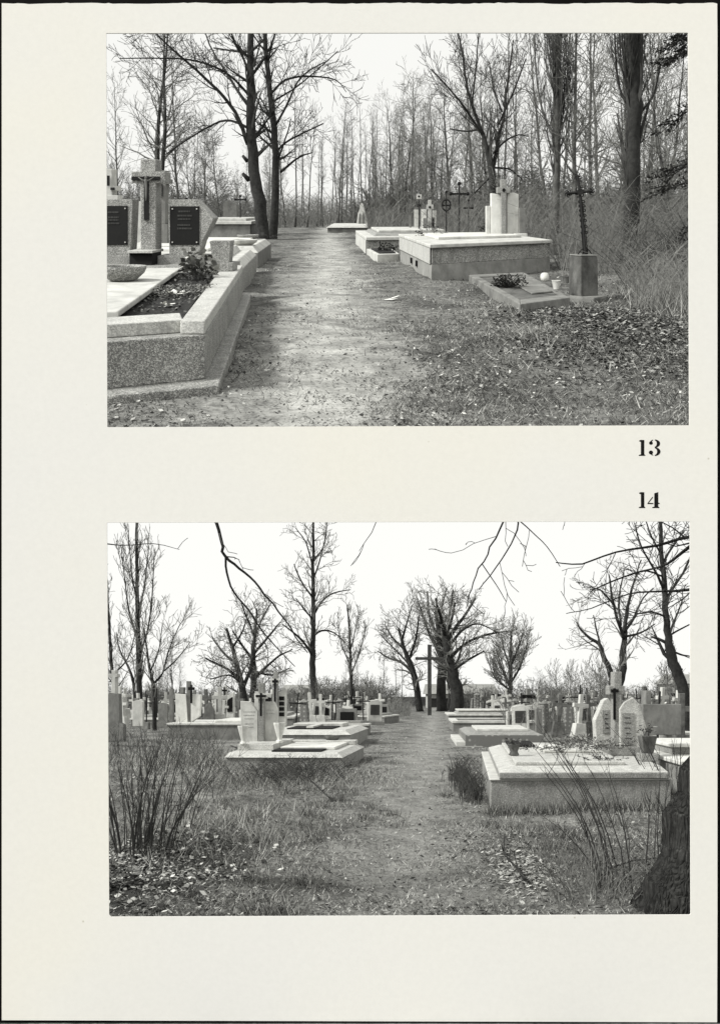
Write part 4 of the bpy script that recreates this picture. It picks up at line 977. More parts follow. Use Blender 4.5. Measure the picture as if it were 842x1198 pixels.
p = c.P(704, 889, .66); spray(c, 'fallen_spray', 'small dark spray fallen on the front slab of the large granite tomb', p.x, p.y, .658, 16, .22, .16, .03, 23, 'fir', 'greenery', .2, .05)
p = c.P(601, 884, .66); x = p.x
v = Thing(c, 'lantern_vase', 'little dark vase at the left corner of the large granite tomb slab', 'vase', (p.x, p.y, .656), shear=False)
v.part('vase', MB().lathe(p.x, p.y, [(.06, .656), (.085, .67), (.06, .72), (.10, .82), (.11, .84)], 16), 'concrete_dark', smooth=True)
leafy_plant(c, 'dry_plant', 'dry dark plant in the little corner vase', p.x, p.y, .82, 10, .12, .12, .06, 'wreath', 15)
# tomb beyond, at the right edge
fp = [(4.55, 13.6), (7.0, 13.6), (7.3, 17.5), (4.75, 17.5)]
t = Thing(c, 'slab_tomb', 'pale slab tomb at the right edge behind the leaning trunk', 'tomb', cent(fp))
layers(t, fp, [('body', (0, 0, 0, 0), -.1, .50, 'terrazzo_fine'), ('slab', (-.05, -.05, -.05, -.05), .50, .57, 'white'), ('step', (.25, .1, 1.6, .3), .57, .70, 'terrazzo_fine'), ('ledger', (.2, .05, 1.5, .2), .70, .76, 'white')])
p = c.P(766, 872, .58); spray(c, 'fir_spray', 'dark fir bunch on the pale slab tomb at the right edge', p.x, p.y, .575, 26, .2, .2, .22, 24, 'fir', ls=.2)

# --- tombs farther along the right
fp = [(2.12, 27.0), (4.6, 27.0), (5.0, 32.5), (2.3, 32.5)]
t = Thing(c, 'dotted_tomb', 'dark tomb with dotted cladding and a pale step on the right of the lower path', 'tomb', cent(fp))
layers(t, fp, [('body', (.02, 0, 0, 0), -.1, .38, 'dotted'), ('cap', (.04, .04, .06, .06), .38, .46, 'terrazzo_fine', (.22, .22, .4, .4)), ('slab', (.45, .4, .9, .8), .46, .54, 'pale'), ('end_step', (-.28, 2.55, .1, .1), -.1, .16, 'pale'), ('apron', (-.42, 2.0, -.5, -.1), -.1, .035, 'concrete')])
t.part('headstone', MB().slabface(c.face(rect(627, 862, 633.5, 829), 30), 30, 30.3), 'dotted', bevel=.01)
fp = [(2.55, 39.5), (6.6, 39.5), (7.0, 45), (2.7, 45)]
t = Thing(c, 'kerb_tomb', 'pale rimmed tomb with sunken dark bed behind the dotted one', 'tomb', cent(fp))
layers(t, fp, [('body', (0, 0, 0, 0), -.1, .36, 'concrete')])
o1, i1 = quad(fp, -.03, -.03, -.05, -.05), quad(fp, .3, .3, .9, .7)
for a in range(4): t.part('rim', MB().prism([o1[a], o1[(a+1) % 4], i1[(a+1) % 4], i1[a]], .362, .47), 'pale', bevel=.01)
t.part('soil_bed', MB().prism(quad(fp, .32, .32, .92, .72), .362, .40), 'soil')
fp = [(3.1, 52), (8.4, 52), (8.8, 59), (3.3, 59)]
t = Thing(c, 'stepped_tomb', 'farthest of the three pale tombs lining the right of the lower path', 'tomb', cent(fp))
layers(t, fp, [('body', (0, 0, 0, 0), -.1, .42, 'concrete'), ('rim', (-.05, -.05, -.05, -.05), .42, .52, 'pale'), ('slab', (.5, .5, .9, .9), .52, .70, 'terrazzo_fine', (.7, .6, 1.1, 1.1)), ('ledger', (.62, .55, 1, 1), .70, .78, 'pale')])

# --- left of the path: the double grave with sloping cap
fp = [(-3.75, 18.7), (-1.21, 18.6), (-.89, 22.5), (-3.6, 22.6)]
t = Thing(c, 'family_grave', 'pale sloping family grave on the left of the lower path with two lettered stones', 'grave', cent(fp))
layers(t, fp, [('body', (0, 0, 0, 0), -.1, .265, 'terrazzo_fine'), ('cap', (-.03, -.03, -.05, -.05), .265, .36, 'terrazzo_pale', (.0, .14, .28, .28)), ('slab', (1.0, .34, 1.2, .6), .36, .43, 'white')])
t.part('rear_kerb', MB().prism(quad(fp, 0, .14, 3.3, .12), .36, .47), 'terrazzo_pale', bevel=.015)
t.part('soil_bed', MB().prism(quad(fp, .95, .55, .42, 2.4), .36, .395), 'soil')
Y = 21.0
t.part('headstone_base', MB().prism(quad(fp, .03, 1.75, 1.0, .2), .36, .50), 'terrazzo_pale', bevel=.012)
h = t.part('headstone', MB().slabface(c.face([(282, 869), (301.5, 869), (301.5, 833), (293, 821), (281, 820.4)], Y), Y, Y+.22), 'pale', bevel=.012)
t.part('lettering', lines_px(c, 284.5, 298.5, (833, 837, 841, 847, 851), Y, Y, 31, 1.0), 'letters_grey', h)
x_ = t.part('stone_cross', MB().slabface(c.face(rect(302, 799, 308.8, 872), Y-.1), Y-.1, Y+.15), 'terrazzo_fine', bevel=.012)
t.part('cross_arm', MB().slabface(c.face(rect(297.6, 811.5, 313.2, 817.5), Y-.1), Y-.14, Y-.1), 'white', x_)
t.part('cross_inlay', MB().slabface(cross_px(c, 305.6, 811, 838, 299.5, 311.6, 813.2, 815.8, 2.4, Y-.1), Y-.165, Y-.14), 'black_granite', x_)
h = t.part('headstone', MB().slabface(c.face([(308, 869), (324.5, 869), (324.5, 830), (320, 821), (309.5, 821)], Y+.05), Y+.05, Y+.27), 'pale', bevel=.012)
t.part('lettering', lines_px(c, 311, 321, (831, 835), Y+.05, Y+.05, 32, .9), 'letters_grey', h)
def urn(label, u, v, Y, z, s, m, group=None):
    x = c.xz(u, v, Y)[0]; th = Thing(c, 'stone_urn', label, 'urn', (x, Y, z), group, shear=False)
    th.part('urn', MB().lathe(x, Y, [(a*s, z+b_*s) for a, b_ in ((.09, 0), (.09, .05), (.06, .07), (.06, .12), (.12, .34), (.15, .46), (.15, .50), (.12, .50), (.11, .44))], 8), m)
    th.part('soil', MB().lathe(x, Y, [(.12*s, z+.45*s), (.11*s, z+.47*s)], 10), 'soil'); return th
urn('white faceted urn in front of the left lettered stone', 284.5, 868, 19.7, .50, .85, 'white')
urn('white faceted urn at the right foot of the twin lettered stones', 327, 862, 20.4, .50, .95, 'white')
p = c.P(388, 868, .43)
planter(c, 'planting_bowl', 'dark round bowl near the path end of the sloping family grave', p.x, p.y+.1, .432, [(a*.72, b_*.85) for a, b_ in bowl], 'concrete_dark', (.17, .13))
fp = [(-4.0, 26.2), (-1.45, 26.2), (-1.1, 31.5), (-3.9, 31.6)]
t = Thing(c, 'kerb_grave', 'pale stepped grave with dark sunken beds behind the sloping family grave', 'grave', cent(fp))
layers(t, fp, [('body', (0, 0, 0, 0), -.1, .42, 'terrazzo_fine'), ('cap', (-.03, -.03, -.05, -.05), .42, .56, 'terrazzo_pale', (.1, .22, .35, .35)), ('bed', (.5, .7, .8, 2.2), .56, .60, 'soil'), ('slab', (.4, .6, 2.9, .6), .56, .68, 'pale')])
t.part('bed_divider', MB().prism(quad(fp, 1.15, 1.3, .75, 2.1), .60, .66), 'pale', bevel=.01)
Y = 30
for ol, pq, lb in (([(297, 850), (316, 850), (318, 812), (298, 809)], [(309, 822), (317, 822), (317.4, 816.5), (309, 815)], None), ([(324, 850), (334.5, 850), (334.5, 806.5), (325, 810.5)], None, None)):
    h = t.part('headstone', MB().slabface(c.face(ol, Y), Y, Y+.3), 'pale', bevel=.012)
    if pq: t.part('plaque', MB().slabface(c.face(pq, Y), Y-.03, Y+.01), 'black_granite', h)
    else:
        mb = MB()
        for i in range(4): mb.slabface(c.face(rect(326.5, 815+i*6.2, 332.5, 819.5+i*6.2), Y), Y-.03, Y+.01)
        t.part('plaque', mb, 'black_granite', h)
x_ = t.part('stone_cross', MB().slabface(c.face(rect(319.6, 786, 324.4, 850), Y-.1), Y-.1, Y+.2), 'terrazzo_fine', bevel=.012)
t.part('cross_arm', MB().slabface(c.face(rect(317, 794, 327, 800.4), Y-.1), Y-.16, Y-.1), 'white', x_)
t.part('cross_inlay', MB().slabface(cross_px(c, 322, 794, 822, 318.6, 325.6, 796, 798.6, 2.0, Y-.1), Y-.2, Y-.16), 'black_granite', x_)
# wide grey tomb base with its stones, left
fp = [(-8.6, 32.0), (-4.9, 32.0), (-4.9, 37), (-8.7, 37)]
t = Thing(c, 'wide_tomb', 'wide grey tomb base half hidden by dry grass left of the family grave', 'tomb', cent(fp))
layers(t, fp, [('body', (0, 0, 0, 0), -.1, .52, 'concrete'), ('slab', (-.05, -.05, -.05, -.05), .52, .60, 'pale')])
t.part('rubble_top', MB().prism(quad(fp, 1.6, .6, .8, .8), .602, .70), 'white', bevel=.03)
stone_px(c, 'twin_headstone', 'pair of white slabs with a crucifix between on the wide grey tomb', 'headstone', [('slab', [(205.6, 846), (219.5, 846), (217.5, 812.5), (205, 811.5)], 'white', 0), ('slab', [(223, 846), (233.5, 838), (235, 813), (223, 812)], 'white', 0.02), ('post', rect(217.6, 797, 222, 846), 'concrete', .05), ('cross_inlay', cross_px(c, 221, 801, 823, 217.2, 225, 804, 807.4, 1.9, 33), 'black_granite', -.03)], 33.4, .25)
stone_px(c, 'twin_headstone', 'pair of slanted pale stones with black plaques and central cross', 'headstone', [('slab', [(251, 840), (260.5, 840), (260.5, 814.5), (250.6, 809.5)], 'white', 0), ('slab', [(264.5, 840), (273.4, 840), (273.4, 809.5), (264.5, 815)], 'white', 0), ('plaque', [(253.5, 833), (259.4, 833), (259.4, 819), (253.5, 815.5)], 'black_granite', -.03), ('plaque', [(266, 833), (272, 833), (272, 815.5), (266, 819)], 'black_granite', -.03), ('post', rect(260.6, 803, 264.4, 840), 'pale', .05), ('cross_inlay', cross_px(c, 262.5, 804, 818, 259, 266, 807, 809, 1.6, 43), 'black_granite', -.03)], 43, .3)
stone_px(c, 'cross_monument', 'tall grey stone cross on a tapered pedestal at the lower left frame edge', 'monument', [('pedestal', [(124, 868), (145, 868), (144, 848), (140, 846), (139, 812), (127, 810), (126, 846), (124, 848)], 'concrete', 0), ('cross', cross_px(c, 132, 784, 812, 126, 136.6, 788.5, 792.5, 4.6, 27), 'pale', .05)], 27, .3)
stone_px(c, 'headstone', 'pale lettered slab beside the tall stone cross at lower left', 'headstone', [('slab', [(155, 850), (167, 850), (167, 821), (161, 819), (155, 821)], 'pale', 0), ('cap', rect(154.6, 817, 161, 820), 'concrete', .05)], 34, .22)
stone_px(c, 'headstone', 'grey slab left of the two white slabs', 'headstone', [('slab', [(185, 852), (196, 852), (196, 824), (190, 822), (185, 824)], 'concrete', 0)], 34, .2)
stone_px(c, 'cross_monument', 'grey weathered cross between the grey slab and the white slabs', 'monument', [('cross', cross_px(c, 200, 806, 852, 195, 205, 813, 818, 4.6, 36), 'concrete', 0)], 36, .25)
stone_px(c, 'headstone', 'grey gabled stone left of the slanted pair', 'headstone', [('slab', [(237, 845), (250, 845), (250, 832), (245, 822), (240, 825)], 'concrete', 0)], 41, .3)

# --- the tall wooden cross by the path and its neighbours
X = at(502.3, 71); Y = 71
t = Thing(c, 'wooden_cross', 'tall dark wooden wayside cross standing at the end of the path', 'cross', (X, Y, 0), shear=False)
t.part('post', MB().box(X-.16, X+.16, Y-.15, Y+.15, -.2, c.xz(502, 754.5, Y)[1]), 'wood', bevel=.02)
t.part('arm', MB().slabface(c.face(rect(485.5, 769, 518.5, 772.2), Y), Y-.18, Y+.12), 'wood', bevel=.02)

# --- the far crowd of graves: one of each kind, then copies
def k_slab():
    t = Thing(c, 'headstone', 'x', 'headstone', (0, 0, 0), shear=False)
    t.part('base', MB().box(-.42, .42, -.2, .2, -.1, .18), 'concrete', bevel=.02); h = t.part('slab', MB().slabface([(-.32, .18), (.32, .18), (.32, .98), (.12, 1.14), (-.32, 1.06)], -.09, .09), 'pale', bevel=.02)
    t.part('plaque', MB().slabface([(-.2, .45), (.2, .45), (.2, .9), (-.2, .9)], -.1, -.08), 'letters', h); return t.o
def k_cross(m, s=1.0):
    t = Thing(c, 'stone_cross', 'x', 'monument', (0, 0, 0), shear=False)
    t.part('pedestal', MB().prism([(-.28, -.2), (.28, -.2), (.28, .2), (-.28, .2)], -.1, .62, [(-.2, -.15), (.2, -.15), (.2, .15), (-.2, .15)]), m, bevel=.02)
    w_ = .075; t.part('cross', MB().slabface([(-w_, .62), (w_, .62), (w_, 1.2), (.3, 1.2), (.3, 1.35), (w_, 1.35), (w_, 1.68), (-w_, 1.68), (-w_, 1.35), (-.3, 1.35), (-.3, 1.2), (-w_, 1.2)], -.07, .07), m, bevel=.015); return t.o
def k_iron():
    t = Thing(c, 'iron_cross', 'x', 'cross', (0, 0, 0), shear=False)
    t.part('plinth', MB().box(-.16, .16, -.14, .14, -.1, .35), 'concrete', bevel=.02); t.part('shaft', MB().tube([(0, 0, .3), (0, 0, 1.75)], [.035, .028], 6), 'iron'); t.part('arm', MB().tube([(-.36, 0, 1.32), (.36, 0, 1.32)], [.028, .028], 6), 'iron'); return t.o
def k_pair():
    t = Thing(c, 'twin_headstone', 'x', 'headstone', (0, 0, 0), shear=False)
    t.part('base', MB().box(-.85, .85, -.25, .25, -.1, .2), 'terrazzo_fine', bevel=.02)
    for s in (-1, 1):
        h = t.part('slab', MB().slabface([(s*.16, .2), (s*.72, .2), (s*.72, .9), (s*.16, 1.1)], -.1, .1), 'white', bevel=.015); t.part('plaque', MB().slabface([(s*.26, .4), (s*.62, .4), (s*.62, .8), (s*.26, .92)], -.12, -.09), 'black_granite', h)
    t.part('post', MB().box(-.09, .09, -.1, .12, .2, 1.7), 'concrete', bevel=.015); t.part('arm', MB().box(-.3, .3, -.13, -.1, 1.28, 1.42), 'black_granite'); return t.o
def k_grave():
    t = Thing(c, 'flat_grave', 'x', 'grave', (0, 0, 0), shear=False); f = [(-1, -1.6), (1, -1.6), (1, 1.6), (-1, 1.6)]
    layers(t, f, [('body', (0, 0, 0, 0), -.1, .38, 'concrete'), ('slab', (-.04,)*4, .38, .47, 'pale'), ('ledger', (.3, .3, .5, .5), .47, .58, 'terrazzo_fine')])
    h = t.part('headstone', MB().slabface([(-.5, .4), (.5, .4), (.42, 1.1), (-.42, 1.1)], 1.2, 1.4), 'concrete', bevel=.02); t.part('plaque', MB().slabface([(-.3, .55), (.3, .55), (.3, .95), (-.3, .95)], 1.17, 1.2), 'black_granite', h); return t.o
def k_column():
    t = Thing(c, 'pillar_monument', 'x', 'monument', (0, 0, 0), shear=False)
    t.part('pillar', MB().prism([(-.2, -.2), (.2, -.2), (.2, .2), (-.2, .2)], -.1, 1.35, [(-.15, -.15), (.15, -.15), (.15, .15), (-.15, .15)]), 'dotted', bevel=.02); t.part('cap', MB().prism([(-.2, -.2), (.2, -.2), (.2, .2), (-.2, .2)], 1.352, 1.5, [(-.03, -.03), (.03, -.03), (.03, .03), (-.03, .03)]), 'concrete', bevel=.01); return t.o
kinds = [(k_slab(), 'pale headstone with a dark plaque among the far rows', 'far pale headstones'), (k_cross('pale'), 'pale stone cross on a pedestal among the far rows', 'far pale stone crosses'), (k_cross('concrete_dark'), 'dark weathered stone cross among the far rows', 'far dark stone crosses'),
  (k_iron(), 'thin black iron cross on a small plinth among the far rows', 'far iron crosses'), (k_pair(), 'white double headstone with central cross among the far rows', 'far double headstones'), (k_grave(), 'low slab grave with a small headstone among the far rows', 'far slab graves'), (k_column(), 'speckled stone pillar among the far rows', 'far stone pillars')]
SIDE = {-1: ' left of the path', 1: ' right of the path'}
seen_k = set()
def put_kind(k_, X, Y, rz, s, side):
    o, lb, gp = kinds[k_]
    if k_ in seen_k: o = dup(o, c, X, Y, rz, s); o.rotation_euler = (r.gauss(0, .03), r.gauss(0, .045) if k_ not in (5,) else 0, rz)
    else: seen_k.add(k_); o.location = c.world(X, Y, 0); o.rotation_euler = (0, 0, rz); o.scale = (s,)*3
    o['label'] = lb+SIDE[side]; o['group'] = gp+SIDE[side]
r = random.Random(17); taken = []
def free(X, Y, d):
    for a, b_ in taken:
        if abs(a-X) < d and abs(b_-Y) < d*1.6: return False
    taken.append((X, Y)); return True
for side, u0, u1, n, ymin in ((-1, 60, 478, 185, 40), (1, 596, 880, 165, 35), (1, 538, 600, 45, 58)):
    m_ = 0; tries = 0
    while m_ < n and tries < 4000:
        tries += 1; Y = r.uniform(ymin, 92)**1.0; u = r.uniform(u0, u1); X = at(u, Y)
        if abs(X-(-.25+.045*Y)) < 2.2+.02*Y or abs(X-at(502, 71)) < 1.2 or not free(X, Y, .85): continue
        put_kind(r.choice((0, 0, 1, 1, 1, 2, 2, 2, 3, 3, 3, 4, 5, 6)), X, Y, r.gauss(0, .3), r.uniform(.75, 1.3), side); m_ += 1
# graves beside the right edge, nearer
for u, Y, k_ in ((652, 33, 2), (664, 36, 6), (676, 31, 1), (690, 34, 2), (604, 44, 6), (612, 38, 3), (655, 44, 4), (768, 24, 3), (760, 29, 0), (778, 31, 5), (797, 22, 2), (640, 52, 1), (700, 45, 0), (345, 35, 3), (357, 38, 6), (388, 41, 3), (404, 36, 5), (440, 52, 5)):
    put_kind(k_, at(u, Y), Y, r.gauss(0, .2), 1.0, 1 if u > 500 else -1)
stone_px(c, 'grey_monument', 'broad grey tomb wall standing behind the large granite tomb', 'monument', [('wall', rect(752, 824, 797, 860), 'concrete', 0), ('slab', rect(757, 808, 763, 826), 'concrete', .1)], 19.5, .4)
p = c.P(661, 850, .1); spray(c, 'grave_wreath', 'round wreath with pale flowers lying among the graves at right', p.x, p.y, .1, 40, .7, .5, .35, 41, 'wreath', 'wreath', .3, .1)

# --- buildings on the skyline
def house(label, u0, u1, vt, vr, Y, dp, name='house', win=3):
    x0, zt = c.xz(u0, vt, Y); x1, _ = c.xz(u1, vt, Y); _, zr = c.xz(0, vr, Y)
    t = Thing(c, name, label, 'building', ((x0+x1)/2, Y, 0), shear=False)
    w_ = t.part('wall', MB().box(x0, x1, Y, Y+dp, -.2, zt), 'render_wall')
    t.part('roof', MB().add([(x0-.4, Y-.4, zt), (x1+.4, Y-.4, zt), (x1+.4, Y+dp+.4, zt), (x0-.4, Y+dp+.4, zt), (x0-.2, Y+dp/2, zr), (x1+.2, Y+dp/2, zr)], [(0, 1, 5, 4), (2, 3, 4, 5), (1, 2, 5), (3, 0, 4), (3, 2, 1, 0)]) or None, 'roof') if False else None
    mb = MB(); mb.add([(x0-.4, Y-.4, zt+.003), (x1+.4, Y-.4, zt+.003), (x1+.4, Y+dp+.4, zt+.003), (x0-.4, Y+dp+.4, zt+.003), (x0-.2, Y+dp/2, zr), (x1+.2, Y+dp/2, zr)], [(0, 1, 5, 4), (2, 3, 4, 5), (1, 2, 5), (3, 0, 4), (3, 2, 1, 0)])
    t.part('roof', mb, 'roof')
    for i in range(win):
        xc = x0+(x1-x0)*(i+.5)/win; t.part('window', MB().box(xc-.5, xc+.5, Y-.03, Y+.1, zt-1.8, zt-.6), 'glass')
    return t
house('long low barn with a straight roof ridge behind the centre trees', 500, 580, 812, 800, 116, 8, 'barn', 6)
house('small house with a pitched roof behind the twin crowned trees at left', 330, 358, 812, 801, 112, 7)
house('pale house at the right edge of the skyline', 790, 822, 800, 788, 112, 8)

# --- trees of the lower picture
LW = [(0,), (1.5, 1.9, 42, .12), (2.8, 1.0, 44, .12), (3.6, .5, 46, .1)]
hero(c, 'bare_tree', 'tall slender bare tree standing left of the path centre', 60,
  [(371, 842, 9), (368.5, 815, 8.5), (366, 790, 7.5), (365.5, 768, 7), (366, 735, 5.4), (366.5, 705, 5), (366, 670, 4.2), (366, 640, 3.4), (367, 600, 2.2)],
  [(-.03, (365, 768, 4), (358, 755, 3), (345, 742, 2.2), (330, 730, 1.2)), (.03, (366, 745, 3), (376, 738, 2.4), (390, 740, 1.6), (404, 752, .9)), (.04, (366.5, 720, 3), (376, 704, 2.4), (390, 694, 1.8), (410, 690, 1)),
   (-.03, (366, 700, 2.6), (352, 680, 2), (344, 660, 1.3)), (.02, (366, 680, 2.4), (374, 655, 1.8), (382, 625, 1.1)), (-.02, (366, 665, 2.2), (358, 635, 1.6), (346, 618, .9)), (.03, (366, 655, 2), (378, 640, 1.5), (384, 600, .9)), (-.04, (366, 725, 2.2), (355, 712, 1.8), (346, 700, 1))], LW, 31, up=.10, rpx=.24, twig='twig_mid')
LS = [(0,), (2.0, 1.9, 28, .1), (3.0, .9, 34, .1), (3.4, .5, 42, .1)]
hero(c, 'bare_tree', 'tall straight bare tree near the lower left frame edge', 48, [(164, 848, 7.5), (163, 815, 6.8), (162, 770, 5.8), (161, 720, 5), (160, 670, 4), (160, 610, 2.8)],
  [(.02, (162, 770, 2.6), (172, 740, 2.2), (178, 700, 1.6), (180, 650, .9)), (-.02, (162, 750, 2.6), (152, 720, 2), (146, 680, 1.4), (142, 640, .9)), (.03, (161, 720, 2.4), (168, 690, 1.8), (174, 640, 1)), (-.03, (161, 705, 2.2), (154, 670, 1.6), (150, 620, .9))], LS, 32, up=.28, wig=.1, rpx=.24, twig='twig_mid')
hero(c, 'bare_tree', 'thin bare tree with arching branches at the lower left frame edge', 46, [(137, 848, 5), (134, 810, 4.2), (130, 770, 3.6), (127.5, 730, 3), (124, 680, 2)], [(.02, (132, 790, 2), (150, 770, 1.5), (158, 740, 1)), (.03, (158, 830, 4), (156, 800, 3.2), (151, 782, 2.6), (140, 760, 1.6), (136, 740, .9))], LS, 33, up=.1, rpx=.24, twig='twig_mid')
hero(c, 'bare_tree', 'small spreading bare tree right of the tall straight one', 40, [(181, 852, 5), (180, 820, 4.4), (179, 800, 4), (175, 782, 2.8), (172, 760, 2), (168, 735, 1.2)], [(.03, (179.5, 800, 3), (190, 788, 2.4), (196, 765, 1.8), (206, 740, 1.2), (216, 722, .8)), (-.02, (176, 785, 2), (186, 760, 1.4), (190, 730, .9)), (.03, (192, 785, 1.8), (208, 770, 1.3), (222, 752, .8))], LS, 34, up=.1, rpx=.24, twig='twig_mid')
OK_ = [(0,), (1.7, 2.0, 50, .12), (2.8, 1.1, 48, .12), (3.4, .6, 48, .1)]
hero(c, 'oak_tree', 'crooked left one of two round crowned trees behind the family grave', 68, [(286, 840, 9), (285, 815, 8.5), (281, 795, 7), (276, 775, 5.5), (271, 755, 4), (265, 735, 2.6)],
  [(.05, (284, 805, 5), (292, 785, 4), (296, 760, 3), (300, 730, 1.8)), (-.05, (281, 795, 4.4), (266, 783, 3.2), (252, 776, 2.2), (240, 770, 1.2)), (.06, (277, 778, 3.4), (258, 760, 2.4), (248, 745, 1.4)), (-.06, (282, 800, 3), (268, 790, 2.4), (246, 795, 1.3)), (.03, (272, 758, 3), (284, 738, 2), (290, 718, 1.2))], OK_, 35, up=.05, wig=.15, rpx=.24, twig='twig_mid')
hero(c, 'oak_tree', 'upright right one of two round crowned trees behind the family grave', 72, [(297, 839, 9), (296, 815, 8), (297, 790, 7), (296, 765, 5.5), (298, 740, 4), (300, 712, 2.2)],
  [(.05, (297, 795, 4.6), (312, 780, 3.4), (326, 768, 2.2), (342, 760, 1.2)), (-.05, (297, 775, 4), (284, 756, 2.8), (272, 738, 1.6)), (.06, (297, 765, 3.6), (314, 745, 2.6), (328, 728, 1.4)), (-.05, (298, 745, 3), (288, 722, 2), (282, 704, 1)), (.04, (298, 742, 2.8), (310, 718, 1.8), (318, 704, 1)), (.03, (297, 785, 3), (318, 790, 2.2), (338, 782, 1.2))], OK_, 36, up=.05, wig=.15, rpx=.24, twig='twig_mid')
hero(c, 'bare_tree', 'light upright bare tree left of the long path', 82, [(411, 835, 4.4), (411, 810, 4), (410, 780, 3.4), (409, 745, 2.4), (406, 708, 1.3)], [(.02, (410, 790, 2), (420, 765, 1.5), (428, 735, .8)), (-.02, (410, 780, 2), (400, 755, 1.4), (394, 728, .8)), (.02, (410, 760, 1.8), (416, 735, 1.2), (420, 715, .7))], LS, 37, up=.2, rpx=.22, twig='twig_mid')
OL = [(0,), (1.3, 3.0, 48, .12), (2.2, 1.5, 46, .12), (2.8, .8, 46, .1)]
hero(c, 'linden_tree', 'thick bent pollard trunk with spreading crown beside the end of the path', 84, [(535, 836, 18), (535, 815, 16), (531, 795, 14), (525, 772, 11.5), (522, 750, 9), (520, 738, 7)],
  [(.04, (522, 752, 6), (532, 735, 4.6), (545, 718, 3.2), (556, 700, 1.8)), (-.04, (521, 745, 5), (514, 720, 3.8), (510, 700, 2.4)), (.05, (525, 772, 4.6), (546, 752, 3.6), (572, 742, 2.6), (600, 738, 1.2)), (-.05, (528, 785, 4), (548, 772, 3), (566, 762, 2)), (.03, (522, 744, 4.4), (526, 715, 3.2), (530, 690, 1.6)), (-.03, (523, 760, 4), (540, 738, 3), (560, 730, 2), (584, 742, 1.1))], OL, 38, up=.07, wig=.15, rpx=.24, twig='twig_mid', knots=((521, 740, -3, -8, 6),))
hero(c, 'linden_tree', 'straight old tree just behind the wooden wayside cross', 92, [(517, 835, 13), (516, 805, 11.5), (517, 780, 10), (515, 755, 8), (512, 735, 5.5), (510, 715, 3.5)],
  [(.04, (516, 770, 5), (504, 745, 3.8), (494, 720, 2.6), (488, 700, 1.4)), (-.04, (516, 760, 4.4), (526, 732, 3.2), (532, 705, 1.8)), (.05, (514, 750, 4), (502, 720, 2.8), (500, 692, 1.5)), (-.03, (512, 735, 3.4), (518, 705, 2.2), (522, 688, 1.2))], OL, 39, up=.12, wig=.18, rpx=.22, twig='twig_mid')
hero(c, 'linden_tree', 'leaning old tree left of the wooden wayside cross', 90, [(491, 835, 8.5), (488, 810, 7.8), (484, 788, 7), (477, 770, 5.5), (471, 755, 4), (466, 735, 2.4)],
  [(.04, (485, 790, 4), (470, 775, 3), (455, 770, 2.2), (442, 762, 1.2)), (-.04, (478, 772, 3.4), (486, 748, 2.6), (490, 720, 1.5)), (.04, (473, 760, 3), (458, 745, 2), (450, 730, 1.1)), (-.03, (470, 750, 2.8), (476, 728, 1.9), (482, 708, 1.1)), (.02, (482, 782, 2.6), (466, 764, 1.8), (446, 744, 1))], OL, 40, up=.08, wig=.2, rpx=.22, twig='twig_mid')
hero(c, 'linden_tree', 'forked old tree between the thick bent trunk and the wooden cross', 96, [(526, 834, 9), (528, 812, 8), (525, 790, 7), (520, 770, 5.5), (519, 745, 3.5), (522, 720, 2)], [(.04, (526, 795, 4), (536, 770, 3), (544, 745, 1.8)), (-.03, (520, 768, 3.4), (510, 745, 2.4), (505, 722, 1.2))], OL, 43, up=.12, wig=.18, rpx=.22, twig='twig_mid')
BT = [(0,), (2.4, 2.8, 32, .02), (2.8, 1.5, 36, .1), (3.0, .8, 40, .1)]
hero(c, 'birch_tree', 'hazy many twigged tree right of the thick bent trunk', 100, [(597, 834, 5), (597, 805, 4.6), (597, 775, 3.6), (597, 755, 2.6), (598, 738, 1.4)],
  [(.03, (597, 806, 3), (588, 785, 2.2), (580, 760, 1.2)), (-.03, (597, 800, 3), (608, 780, 2.2), (617, 752, 1.2)), (.03, (597, 785, 2.6), (590, 762, 1.8), (586, 742, 1)), (-.03, (597, 780, 2.4), (606, 758, 1.6), (612, 740, 1)), (.02, (597, 808, 2.6), (580, 795, 1.8), (572, 776, 1))], BT, 41, up=.2, wig=.16, rpx=.22, twig='twig_mid')
hero(c, 'bare_tree', 'two trunked old tree behind the right hand headstones', 44, [(719, 848, 9), (718, 820, 8.5), (716, 800, 8), (713, 785, 7), (705, 765, 5.5), (700, 753, 4.2), (690, 747, 3.4), (679, 736, 2.4), (674, 728, 1.4)],
  [(.03, (720, 815, 9), (726, 795, 8.5), (728, 775, 8), (730, 750, 6.5), (731, 735, 5), (735, 710, 3.6), (742, 680, 2.4), (750, 655, 1.3)), (-.02, (730, 748, 4.6), (722, 725, 3.6), (716, 700, 2.8), (712, 672, 1.6)), (.04, (730, 740, 4), (742, 722, 3), (752, 700, 2), (764, 688, 1.1)), (-.04, (718, 708, 2.6), (702, 690, 2), (690, 690, 1.2)), (.03, (704, 762, 2.8), (698, 738, 2.2), (694, 720, 1.3)), (.02, (726, 732, 3), (724, 700, 2.2), (730, 665, 1.2)), (.05, (731, 745, 3), (750, 740, 2.2), (766, 730, 1.2))], LW, 42, up=.10, rpx=.24, twig='twig_mid')
